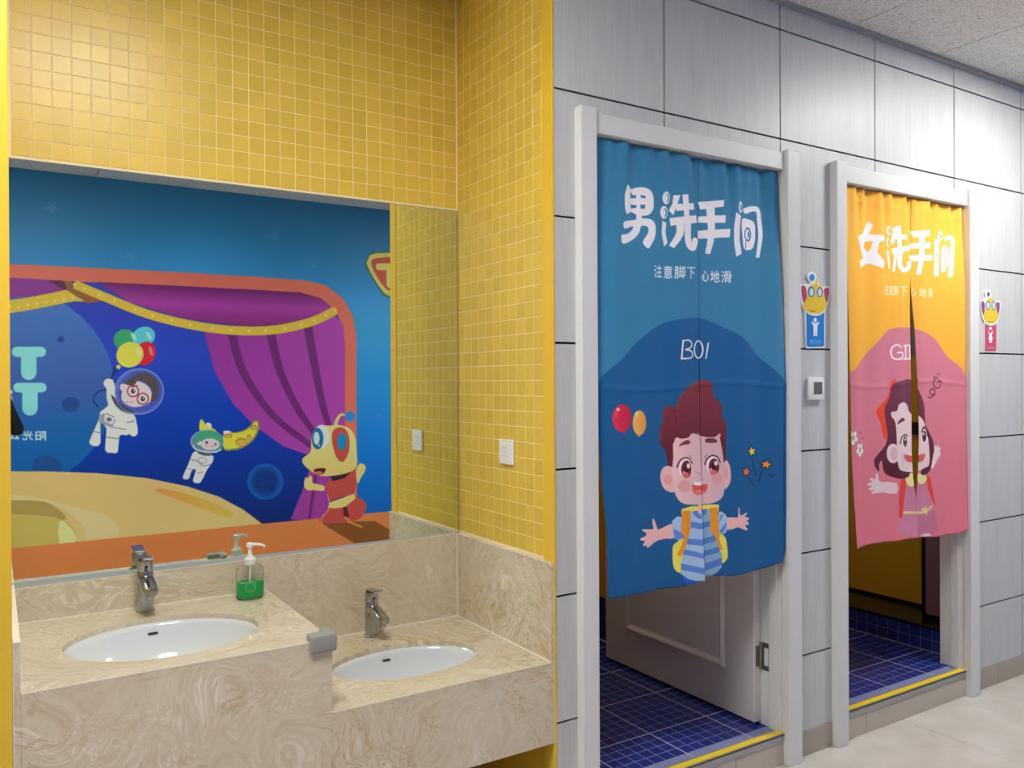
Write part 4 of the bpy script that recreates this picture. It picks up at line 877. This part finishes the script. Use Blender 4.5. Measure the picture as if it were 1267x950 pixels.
for v in vs:
    if v.co.x < 1 and v.co.z < .918: v.co.z -= .0125
MCH = bm
S2 = empty('splash_panel', (XS-.0075, 2.47, .34)); tag(S2, 'tall beige marbled end panel against the yellow side wall on the right', 'splash panel')
box('slab', M_STONE, XS-.0155, XS-.0005, YD+.0005, YM-.0005, .34, .916, S2)
box('sealant_bead', M_BEAD, XS-.019, XS-.0155, YD+.003, YM-.0145, .6, .6035, S2); box('sealant_bead', M_BEAD, XS-.0185, XS-.0155, YM-.0175, YM-.0145, .6035, .916, S2)
box('top_arris', M_BEAD, XS-.0165, XS-.0153, YD, YM-.0155, .9145, .9165, S2); box('front_arris', M_BEAD, XS-.0025, XS-.0004, YD-.0015, YD+.001, .34, .917, S2)
S3 = empty('splash_panel', (XL+.008, 2.47, .34)); tag(S3, 'beige marbled end panel at the far left against the yellow wall end', 'splash panel')
box('slab', M_STONE, XL+.002, XL+.0155, YD, YM-.0005, .0, .916, S3); box('top_arris', M_BEAD, XL+.001, XL+.0155, YD, YM-.015, .916, .9165, S3); box('front_arris', M_BEAD, XL+.0005, XL+.0025, YD-.0015, YD+.001, .0, .917, S3)  # pale sheet on the slab's top face paints in the overhead light

def basin(hole, z, label):
    cx, cy, rx, ry = hole; t = empty('washbasin', (cx, cy, z-.16)); tag(t, label, 'washbasin', None)
    bm = bmesh.new(); n = 48; prof = [(1.09, 0), (1.0, -.0005), (.985, -.012), (.95, -.045), (.87, -.085), (.72, -.115), (.5, -.132), (.25, -.139), (.09, -.142)]
    rings = [[bm.verts.new((cx+rx*r*math.cos(2*math.pi*k/n), cy+ry*r*math.sin(2*math.pi*k/n), z-.0185+h)) for k in range(n)] for r, h in prof]
    for a, b in zip(rings, rings[1:]):
        for k in range(n): bm.faces.new((a[k], a[(k+1) % n], b[(k+1) % n], b[k]))
    bm.faces.new(rings[-1]); bmesh.ops.recalc_face_normals(bm, faces=bm.faces[:])
    o = obj('bowl', bm, M_CERAM, t, smooth=True); md = o.modifiers.new('thick', 'SOLIDIFY'); md.thickness = .008; md.offset = 0
    bm = bmesh.new(); lathe(bm, [(.02, 0), (.022, .003), (.014, .004)], (cx, cy, z-.0185-.1405), 24); obj('drain', bm, M_CHROME, t, smooth=True)
    bm = bmesh.new(); y = cy+ry*.955; bx(bm, cx-.016, cx+.012, y-.006, y+.001, z-.047, z-.041, .002, 2); obj('overflow_slot', bm, M_HOLE, t)
    return t
basin(H1, .80, 'oval white washbasin sunk in the taller counter'); basin(H2, .60, 'oval white washbasin sunk in the lower counter')

def faucet(x, y, z, label):
    t = empty('faucet', (x, y, z)); tag(t, label, 'faucet')
    bm = bmesh.new(); lathe(bm, [(.0265, 0), (.0265, .004), (.0238, .006), (.0232, .06), (.0232, .118), (.0215, .1215)], (x, y, z+.0005), 36); smooth_by_angle(obj('body', bm, M_CHROME, t))
    bm = bmesh.new()      # spout: flat-topped, tapering, sloping towards the basin
    secs = [(0.0, .098, .0225, .032), (-.03, .097, .0225, .030), (-.07, .090, .022, .026), (-.105, .082, .021, .022), (-.118, .078, .016, .016)]
    rings = []
    for dy, zc, hw, hh in secs:
        ring = []
        for k in range(16):
            a = 2*math.pi*k/16; c, s_ = math.cos(a), math.sin(a); f = (abs(c)**3+abs(s_)**3)**(-1/3)
            ring.append(bm.verts.new((x+hw*c*f, y+dy, z+zc+hh/2*s_*f)))
        rings.append(ring)
    for a, b in zip(rings, rings[1:]):
        for k in range(16): bm.faces.new((a[k], a[(k+1) % 16], b[(k+1) % 16], b[k]))
    bm.faces.new(rings[-1]); bm.faces.new(rings[0][::-1]); smooth_by_angle(obj('spout', bm, M_CHROME, t), 50)
    bm = bmesh.new(); lathe(bm, [(.009, 0), (.011, .006), (.011, .012)], (x, y-.1, z+.058), 16); obj('aerator', bm, M_CHROME, t, smooth=True)
    bm = bmesh.new(); lathe(bm, [(.0215, .1225), (.0232, .125), (.0232, .155), (.021, .158)], (x, y, z), 36); hd = smooth_by_angle(obj('handle', bm, M_CHROME, t))
    bm = bmesh.new(); vs = bx(bm, x-.0165, x+.0165, y-.062, y+.018, z+.158, z+.1655, .003, 2); bm.verts.ensure_lookup_table()
    for v in bm.verts: v.co.z += max(0, y-.005-v.co.y)*.14
    obj('lever', bm, M_CHROME, hd, smooth=False)
    box('temperature_mark', M_HOLE, x-.004, x+.004, y-.0236, y-.0228, z+.134, z+.142, hd)
faucet(.39, 2.728, .80, 'chrome lever faucet behind the basin of the taller counter'); faucet(1.125, 2.722, .60, 'chrome lever faucet behind the basin of the lower counter')

# soap dispenser
sx, sy, sz = .698, 2.70, .801
t = empty('soap_dispenser', (sx, sy, sz)); tag(t, 'clear pump bottle of green hand soap on the taller counter', 'soap dispenser')
M_CLEAR = mat('clear_bottle_plastic', (248, 252, 250), .03, trans=1, ior=1.08)
M_SOAP = mat('green_soap', (24, 170, 84), .15)
bm = bmesh.new(); prof = [(.036, 0), (.0405, .004), (.0425, .02), (.0425, .085), (.040, .098), (.030, .107), (.017, .111), (.016, .12)]
lathe(bm, prof, (sx, sy, sz), 40, 1.02, .68); obj('bottle', bm, M_CLEAR, t, smooth=True)
bm = bmesh.new(); lathe(bm, [(.034, .003), (.039, .006), (.0408, .02), (.0408, .054), (.0405, .0545)], (sx, sy, sz), 40, 1.02, .68); obj('liquid', bm, M_SOAP, t, smooth=True)
bm = bmesh.new(); lathe(bm, [(.0175, .110), (.0185, .113), (.0185, .128), (.012, .132), (.008, .140), (.006, .145), (.006, .162), (.011, .165), (.011, .176), (.006, .179)], (sx, sy, sz), 28)
tube(bm, [(sx, sy, sz+.172), (sx+.022, sy-.012, sz+.173), (sx+.036, sy-.019, sz+.170), (sx+.042, sy-.022, sz+.164)], [.006, .0052, .0045, .004], 12); smooth_by_angle(obj('pump', bm, M_PLAST, t), 50)
bm = bmesh.new(); tube(bm, [(sx, sy, sz+.11), (sx, sy+.004, sz+.008)], .003, 8); obj('dip_tube', bm, M_PLAST, t, smooth=True)
bm = bmesh.new()
for r in (.0165, .0125):
    pts = [(sx-.006+r*math.cos(a), 0, sz+.042+r*math.sin(a)) for a in [2*math.pi*k/24 for k in range(25)]]
    pts = [(px_, sy-.0425*.68*math.sqrt(max(0, 1-((px_-sx)/.0433)**2))-.0006, pz_) for px_, _, pz_ in pts]
    tube(bm, pts, .0007, 5)
obj('embossed_emblem', bm, mat('pale_emblem', (120, 214, 160), .5), t)

# rubber corner guard on the counter corner
t = empty('corner_guard', (.765, YD+.01, .775)); tag(t, 'grey rubber guard capping the front right corner of the taller counter', 'corner guard')
bm = bmesh.new(); bx(bm, .712, .786, YD-.012, YD+.03, .768, .818, .007, 3); smooth_by_angle(obj('pad', bm, M_RUBBER, t), 60)
bm = bmesh.new(); bx(bm, .757, .786, YD+.018, YD+.062, .774, .816, .007, 3); smooth_by_angle(obj('side_pad', bm, M_RUBBER, t), 60)

# mirror
t = empty('wall_mirror', ((XL+XS)/2, YM-.006, .918)); tag(t, 'large frameless mirror above the washbasins reflecting the mural', 'mirror')
bm = bmesh.new(); bx(bm, XL+.002, XS-.004, YM-.0012, YM-.0006, .918, 2.148); bm2 = bmesh.new(); bx(bm2, XL+.002, XS-.004, YM-.006, YM-.0012, .9175, 2.1485)
box('glass', M_MIRROR, XL+.003, XS-.006, YM-.0065, YM-.0058, .9195, 2.147, t); bm.free()
obj('glass_edge', bm2, M_MEDGE, t)
obj('lower_channel', MCH, mat('pale_aluminium', (188, 200, 206), .35, metal=.4), t)['label'] = 'thin pale metal channel under the mirror, widening to the left'

# wall socket
t = empty('wall_socket', (XS-.0045, 2.431, 1.251)); tag(t, 'small white square socket plate on the yellow mosaic side wall', 'socket')
bm = bmesh.new(); bx(bm, XS-.0115, XS-.002, 2.388, 2.474, 1.208, 1.294, .0025, 2); obj('plate', bm, M_PLAST, t)
bm = bmesh.new(); bx(bm, XS-.0125, XS-.0113, 2.401, 2.461, 1.221, 1.281, .0005, 1); obj('insert', bm, M_PLAST, t)
for y, z, a, b in ((2.444, 1.266, .0012, .004), (2.428, 1.266, .0012, .004), (2.436, 1.246, .0035, .0012), (2.424, 1.238, .0012, .0035), (2.448, 1.238, .0012, .0035)): box('pin_hole', M_HOLE, XS-.0127, XS-.0124, y-a, y+a, z-b, z+b, t)

# thermostat
x0, x1, z0, z1 = 2.742, 2.83, 1.415, 1.505
t = empty('thermostat', ((x0+x1)/2, YD, (z0+z1)/2)); tag(t, 'white square thermostat with a grey screen between the two doors', 'thermostat')
bm = bmesh.new(); bx(bm, x0, x1, YD-.018, YD, z0, z1, .004, 2); smooth_by_angle(obj('body', bm, M_PLAST, t), 40)
box('screen', mat('grey_lcd', (104, 106, 102), .15), 2.764, 2.816, YD-.0186, YD-.0178, 1.437, 1.486, t)
for k in range(4): box('button', M_PLAST, 2.760+.016*k, 2.770+.016*k, YD-.0186, YD-.0175, 1.422, 1.429, t)

# ---------------------------------------------------------------- washroom signs
def flat(name, pts, m, parent, d0, d1, crop, Y=YD, sm=0):
    ox, oy, k = crop; p = spline(pts, True, sm) if sm else np.array(pts, float)
    q = on_plane_y(np.stack([ox+p[:, 0]/k, oy+p[:, 1]/k], 1), Y)
    bm = bmesh.new(); prism(bm, [(a, Y, b) for a, b in q], (0, -1, 0), d0, d1); return obj(name, bm, m, parent)
def ep(cx, cy, rx, ry, n=24): return [(cx+rx*math.cos(2*math.pi*k/n), cy+ry*math.sin(2*math.pi*k/n)) for k in range(n)]
def sign(crop, pts, label, colp, earc, ballc, txt):
    q = on_plane_y([(crop[0]+pts['box'][0][0]/crop[2], crop[1]+pts['box'][0][1]/crop[2])], YD)[0]
    t = empty('washroom_sign', (q[0], YD, q[1])); tag(t, label, 'sign')
    mw = mat('sign_white', (240, 240, 238), .4); my = mat('sign_yellow', (234, 200, 52), .4); mc = mat('sign_field', colp, .4); me_ = mat('sign_ear', earc, .4); mb = mat('sign_eye', (60, 130, 190), .4); ml = mat('sign_pale_eye', (200, 224, 246), .4)
    flat('backing_plate', pts['plate'], mw, t, .0, .005, crop); flat('backing_plate', pts['headplate'], mw, t, .0005, .0065, crop, sm=3)
    flat('field', pts['box'], mc, t, .005, .0056, crop)
    for e in pts['ears']: flat('ear', e, me_, t, .0065, .0069, crop, sm=2)
    flat('face', pts['face'], my, t, .0066, .0072, crop, sm=4)
    for (x, y, rx, ry) in pts['eyes']: flat('eye', ep(x, y, rx, ry), mb, t, .0072, .0076, crop); flat('eye_glint', ep(x, y+1, rx*.62, ry*.72), ml, t, .0076, .0079, crop)
    x, y, rx, ry = pts['ball']; flat('antenna_tip', ep(x, y, rx, ry), mat('sign_tip', ballc, .4), t, .0066, .0072, crop); flat('antenna', pts['stalk'], my, t, .0066, .0071, crop)
    flat('smile', pts['smile'], mat('sign_smile', (150, 90, 40), .5), t, .0072, .0075, crop, sm=2)
    f = pts['figure']; flat('pictogram_head', ep(*f['head']), mw, t, .0056, .006, crop); flat('pictogram_body', f['body'], mw, t, .0056, .006, crop)
    x0, y0, x1, y1 = txt; n = 4; w_ = (x1-x0)/n
    for k, ch in enumerate(pts['chars']):
        E = glyph_edges(ch)
        if E is None: continue
        cu = bpy.data.curves.new('caption', 'FONT'); cu.body = ch; cu.size = 1; tmp = bpy.data.objects.new('caption', cu); COL.objects.link(tmp); bpy.context.view_layer.update()
        mm = bpy.data.meshes.new_from_object(tmp.evaluated_get(bpy.context.evaluated_depsgraph_get())); bpy.data.objects.remove(tmp); bpy.data.curves.remove(cu)
        P = np.array([v.co[:2] for v in mm.vertices]); mn, mx = P.min(0), P.max(0)
        u = (P-mn)/(mx-mn); a = np.stack([crop[0]+(x0+w_*(k+.08+.84*u[:, 0]))/crop[2], crop[1]+(y1-(y1-y0)*u[:, 1])/crop[2]], 1); q = on_plane_y(a, YD)
        for v, (X, Z) in zip(mm.vertices, q): v.co = (X, YD-.0058, Z)
        obj('caption', mm, mat('sign_caption', tuple(int(.45*c+.55*245) for c in colp), .5), t)
    return t
A = (970, 320, 4.75)
sign(A, dict(plate=[(116, 300), (122, 520), (132, 528), (230, 524), (238, 516), (238, 300)], headplate=[(130, 110), (135, 90), (155, 78), (178, 90), (190, 135), (215, 165), (262, 166), (262, 215), (250, 270), (225, 318), (180, 338), (130, 320), (100, 275), (90, 215), (88, 155), (130, 150), (150, 145)],
     box=[(125, 300), (127, 510), (135, 519), (222, 516), (230, 508), (230, 300)], ears=[[(94, 162), (120, 168), (124, 230), (112, 262), (98, 225)], [(228, 178), (256, 175), (252, 230), (238, 268), (226, 230)]],
     face=[(135, 170), (178, 150), (218, 172), (234, 240), (244, 280), (215, 315), (178, 324), (132, 312), (106, 275), (122, 235)], eyes=[(152, 196, 19, 32), (201, 198, 17, 31)], ball=(157, 112, 15, 21), stalk=[(174, 150), (180, 120), (186, 118), (188, 150)],
     smile=[(136, 296), (160, 308), (182, 308), (160, 314)], figure=dict(head=(177, 360, 10, 12), body=[(154, 372), (160, 370), (170, 378), (186, 378), (194, 370), (201, 374), (190, 395), (188, 455), (179, 455), (178, 425), (176, 455), (167, 455), (166, 395)]), chars='男洗手间'),
     'cut out washroom sign with a yellow face over a blue panel beside the first door', (28, 130, 214), (190, 70, 110), (40, 140, 220), (142, 476, 212, 504))
B = (1200, 340, 7.91)
sign(B, dict(plate=[(128, 470), (134, 750), (142, 756), (244, 756), (254, 748), (256, 470)], headplate=[(135, 175), (145, 150), (170, 145), (190, 165), (200, 225), (235, 255), (285, 260), (285, 330), (270, 420), (245, 480), (195, 498), (145, 480), (115, 430), (100, 360), (94, 255), (130, 255), (145, 220)],
     box=[(136, 480), (138, 740), (146, 748), (242, 748), (248, 740), (250, 480)], ears=[[(100, 262), (130, 272), (132, 350), (120, 400), (104, 350)], [(242, 280), (276, 274), (274, 350), (262, 405), (244, 350)]],
     face=[(145, 270), (190, 225), (238, 275), (250, 350), (266, 400), (245, 455), (195, 474), (145, 460), (118, 405), (134, 350)], eyes=[(164, 300, 22, 46), (218, 302, 20, 46)], ball=(168, 190, 13, 25), stalk=[(184, 250), (182, 215), (190, 215), (194, 250)],
     smile=[(155, 452), (190, 466), (220, 456), (190, 458)], figure=dict(head=(190, 525, 16, 14), body=[(166, 548), (172, 545), (182, 570), (198, 570), (208, 545), (215, 550), (202, 590), (214, 630), (206, 632), (202, 664), (180, 664), (178, 632), (168, 628), (180, 590)]), chars='女洗手间'),
     'cut out washroom sign with a yellow face over a pink panel beside the second door', (206, 72, 110), (150, 60, 140), (120, 90, 100), (158, 700, 232, 730))

# ---------------------------------------------------------------- door curtains
def curtain(cv, m, left, right, bot_l, bot_r, slit_l, slit_r, ztop, xlim, seed, label, Yc=2.14):
    def prof(p):
        q = on_plane_y(p, Yc); return q[np.argsort(-q[:, 1])]
    L, Rr, SL, SR = (prof(p) for p in (left, right, slit_l, slit_r)); BL, BR = on_plane_y(bot_l, Yc), on_plane_y(bot_r, Yc)
    fx = lambda P, z: float(np.interp(-z, -P[:, 1], P[:, 0]))
    t = empty('door_curtain', ((xlim[0]+xlim[1])/2, Yc, ztop)); tag(t, label, 'curtain')
    rng = random.Random(seed); ph = [rng.uniform(0, 6.28) for _ in range(8)]
    def disp(x, z):
        g = max(0, (z-2.05)/.25); u = (x-xlim[0])/(xlim[1]-xlim[0])
        d = .0045*math.sin(u*21+ph[0]+z*.6)+.0032*math.sin(u*37+ph[1]-z*1.1)+.003*math.sin(u*9+ph[2])
        d += g*(.006*math.sin(u*64+ph[3]+2*z)+.004*math.sin(u*97+ph[4]))
        d += .0022*math.sin(z*5+ph[5]+u*3)-.0035*math.exp(-((z-1.475+.012*math.sin(u*7))/.006)**2)
        d -= .004*math.exp(-((z-2.235)/.004)**2)*(.5+.5*math.sin(u*50+ph[6]))
        return d
    for side in (0, 1):
        A, Bq, bot = (L, SL, BL) if side == 0 else (SR, Rr, BR)
        nu, nv = 70, 190; bm = bmesh.new(); g = []; UV = []
        bot = bot[np.argsort(bot[:, 0])]
        for j in range(nv+1):
            row = []
            for i in range(nu+1):
                s = i/nu; v = j/nv
                x = 0; zb = 0
                xa, xb = fx(A, bot[0, 1]), fx(Bq, bot[-1, 1])
                zb = float(np.interp(xa+(xb-xa)*s, bot[:, 0], bot[:, 1])); z = ztop+(zb-ztop)*v
                a, b = fx(A, z), fx(Bq, z); x = a+(b-a)*s; x = min(max(x, xlim[0]+.001), xlim[1]-.001)
                y = Yc+.004*side+disp(x, z)-(.010*v if side == 1 and s > .7 else 0)*(s-.7)/.3
                f = min(1, max(0, (z-1.85)/.4)); f = 1+.02*f*f*(3-2*f)/Yc      # the top hangs from a rod set deeper in the frame
                UV.append((x, z)); row.append(bm.verts.new((x*f, y*f, 1.496+(z-1.496)*f)))
            g.append(row)
        for r0, r1 in zip(g, g[1:]):
            for i in range(nu): bm.faces.new((r0[i], r1[i], r1[i+1], r0[i+1]))
        o = obj('cloth_panel', bm, m, t, smooth=True); ul = o.data.uv_layers.new(name='print')
        for l in o.data.loops:
            x, z = UV[l.vertex_index]; ul.data[l.index].uv = ((x-cv.x0)/(cv.x1-cv.x0), (z-cv.z0)/(cv.z1-cv.z0))
        md = o.modifiers.new('cloth', 'SOLIDIFY'); md.thickness = .0008
    bm = bmesh.new(); tube(bm, [(xlim[0]-.004, Yc+.05, ztop-.006), (xlim[1]+.004, Yc+.05, ztop-.006)], .007, 12); obj('rod', bm, M_PLAST, t, smooth=True)
cv = art_boy(); m1 = print_mat('blue_curtain_print', cv, .75, PRINT_GAINS[0], bump=.5, spec=.25)
curtain(cv, m1, [(736, 165), (739, 400), (739.5, 450), (741, 520), (745, 600), (750, 660), (752, 745)], [(962, 210), (963, 300), (967, 400), (971, 480), (971, 620), (970, 680), (966, 698)],
        [(752, 741), (790, 734), (873, 719)], [(874, 713), (905, 713), (939, 706), (966, 695)], [(864.6, 160), (865.4, 380), (866.6, 500), (870, 600), (873, 725)], [(864.9, 160), (865.9, 380), (868.2, 500), (871, 600), (873.2, 725)],
        2.2915, T1, 3, 'blue split curtain printed with a red haired boy hanging in the first doorway')
cv = art_girl(); m2 = print_mat('yellow_pink_curtain_print', cv, .75, PRINT_GAINS[2], bump=.5, spec=.25)
curtain(cv, m2, [(1045.5, 225), (1048.5, 400), (1050, 500), (1052, 570), (1055, 620), (1060, 680)], [(1198, 255), (1201, 350), (1203, 480), (1205, 560), (1205, 610), (1202, 640), (1196, 658)],
        [(1060, 679), (1080, 673), (1134, 665.5)], [(1135, 664.5), (1160, 664), (1185, 660), (1197, 655)], [(1127, 225), (1127, 338), (1127.4, 400), (1128.1, 470), (1128.2, 560), (1129.5, 590), (1132.6, 620), (1135, 670)], [(1127.2, 225), (1127.2, 338), (1132, 400), (1135, 475), (1136, 540), (1135.2, 580), (1133, 620), (1135.2, 670)],
        2.2925, T2, 11, 'yellow and pink split curtain printed with a dark haired girl hanging in the second doorway')

# ---------------------------------------------------------------- the photographer, standing behind the lens, an elbow showing in the mirror
def skinned(name, joints, bones, m, parent, sub=2):
    me = bpy.data.meshes.new(name); me.from_pydata([j[:3] for j in joints], bones, []); o = bpy.data.objects.new(name, me); COL.objects.link(o)
    o.modifiers.new('skin', 'SKIN'); me.skin_vertices or None
    for v, j in zip(me.skin_vertices[0].data, joints): v.radius = (j[3], j[4] if len(j) > 4 else j[3])
    me.skin_vertices[0].data[0].use_root = True
    s = o.modifiers.new('sub', 'SUBSURF'); s.levels = sub; s.render_levels = sub
    bpy.context.view_layer.update(); r = bpy.data.meshes.new_from_object(o.evaluated_get(bpy.context.evaluated_depsgraph_get())); bpy.data.objects.remove(o); bpy.data.meshes.remove(me)
    r.name = name
    return obj(name, r, m, parent, smooth=True)
bx0, by0 = -.17, -.36
pe = empty('person', (bx0, by0, 0)); tag(pe, 'photographer in a black jacket, one elbow showing at the left edge of the mirror', 'person')
SKm = mat('skin', (214, 168, 146), .5); BLK = mat('black_jacket_cloth', (22, 22, 26), .8); TRO = mat('dark_trousers', (40, 44, 58), .85); HAIR = mat('black_hair', (24, 20, 20), .6); SHOE = mat('white_shoes', (220, 220, 218), .6)
J = [(bx0, by0, .98, .13, .10), (bx0, by0, 1.12, .12, .09), (bx0, by0, 1.28, .14, .10), (bx0, by0, 1.38, .12, .085), (bx0, by0+.01, 1.46, .052), (bx0+.005, by0+.03, 1.54, .062), (bx0+.01, by0+.045, 1.62, .078, .088), (bx0+.01, by0+.035, 1.69, .06),
     (bx0+.17, by0+.0, 1.37, .055), (.13, -.21, 1.20, .042), (.08, -.12, 1.35, .03), (.06, -.085, 1.435, .026),
     (bx0-.17, by0+.0, 1.37, .055), (-.33, -.18, 1.2, .042), (-.19, -.06, 1.36, .03), (-.115, -.035, 1.44, .026),
     (bx0+.09, by0, .9, .085), (bx0+.1, by0+.02, .5, .055), (bx0+.1, by0-.02, .1, .04), (bx0+.11, by0+.1, .035, .035),
     (bx0-.09, by0, .9, .085), (bx0-.1, by0+.02, .5, .055), (bx0-.1, by0-.02, .1, .04), (bx0-.11, by0+.1, .035, .035)]
Bn = [(0, 1), (1, 2), (2, 3), (3, 4), (4, 5), (5, 6), (6, 7), (3, 8), (8, 9), (9, 10), (10, 11), (3, 12), (12, 13), (13, 14), (14, 15), (0, 16), (16, 17), (17, 18), (18, 19), (0, 20), (20, 21), (21, 22), (22, 23)]
body = skinned('body', J, Bn, None, pe)
for m in (SKm, BLK, TRO, SHOE): body.data.materials.append(m)
for p in body.data.polygons:
    c = p.center+Vector((bx0, by0, 0)); hand = (c-Vector((.06, -.085, 1.45))).length < .035 or (c-Vector((-.13, -.04, 1.43))).length < .06
    p.material_index = 0 if (c.z > 1.44 and abs(c.x-bx0) < .1 and c.y < -.2) or hand else 1 if c.z > .93 else 2 if c.z > .085 else 3
bm = bmesh.new(); bmesh.ops.create_icosphere(bm, subdivisions=3, radius=1)
for v in bm.verts: v.co = Vector((bx0+.01+v.co.x*.092, by0+.025+v.co.y*.1, 1.675+v.co.z*.085)) if v.co.y < .5 or v.co.z > .25 else Vector((bx0+.01+v.co.x*.08, by0+.02+v.co.y*.085, 1.70+max(v.co.z, 0)*.06))
obj('hair', bm, HAIR, pe, smooth=True)
for s in (-1, 1):
    bm = bmesh.new(); bmesh.ops.create_icosphere(bm, subdivisions=2, radius=.011, matrix=Matrix.Translation((bx0+.01+s*.03, by0+.121, 1.625))); obj('eye', bm, mat('eye_white', (240, 240, 240), .2), pe, smooth=True)
    bm = bmesh.new(); bmesh.ops.create_icosphere(bm, subdivisions=2, radius=.02, matrix=Matrix.Translation((bx0+.01+s*.085, by0+.04, 1.61))@Matrix.Diagonal((.4, .7, 1.4, 1))); obj('ear', bm, SKm, pe, smooth=True)
bm = bmesh.new(); bmesh.ops.create_icosphere(bm, subdivisions=2, radius=.014, matrix=Matrix.Translation((bx0+.01, by0+.135, 1.60))@Matrix.Diagonal((.8, 1.2, 1.5, 1))); obj('nose', bm, SKm, pe, smooth=True)
box('mouth', mat('lips', (176, 96, 92), .5), bx0-.012, bx0+.032, by0+.116, by0+.123, 1.566, 1.574, pe, .003)
yawv = Vector((math.cos(R(32.2)), -math.sin(R(32.2)), 0)); fw = Vector((math.sin(R(32.2)), math.cos(R(32.2)), 0)); pc = Vector((0, 0, 1.49))-fw*.025
for sgn, wrist in ((1, Vector((.06, -.085, 1.435))), (-1, Vector((-.115, -.035, 1.44)))):
    side = pc+yawv*sgn*.074
    for k in range(4):
        z = 1.515-.018*k; b0 = wrist.lerp(side, .35)+Vector((0, 0, (z-1.49)*.8)); k1 = side+yawv*sgn*.012-fw*.02+Vector((0, 0, z-1.49)); k2 = side+yawv*sgn*.008-fw*.004+Vector((0, 0, z-1.49)); tip = side-yawv*sgn*.006-fw*(-.001)+Vector((0, 0, z-1.49))
        bm = bmesh.new(); tube(bm, [wrist, b0, k1, k2, tip], [.012, .010, .0088, .008, .006], 10); obj('finger', bm, SKm, pe, smooth=True)
    bm = bmesh.new(); tube(bm, [wrist, wrist.lerp(side, .5)-fw*.012-Vector((0, 0, .012)), side-yawv*sgn*.018-fw*.016+Vector((0, 0, -.022))], [.013, .011, .008], 10); obj('thumb', bm, SKm, pe, smooth=True)
t = empty('phone', pc-Vector((0, 0, .037))); tag(t, 'black phone held in both hands of the photographer', 'phone')
bm = bmesh.new(); bx(bm, -.076, .076, -.004, .004, -.037, .037, .003, 2)
for v in bm.verts: v.co = pc+yawv*v.co.x+fw*v.co.y+Vector((0, 0, v.co.z))
obj('case', bm, mat('black_phone', (18, 18, 20), .25), t)
bm = bmesh.new(); bx(bm, -.07, .07, -.0046, -.004, -.033, .033)
for v in bm.verts: v.co = pc+yawv*v.co.x+fw*v.co.y+Vector((0, 0, v.co.z))
obj('screen', bm, mat('phone_glass', (30, 32, 38), .05), t)
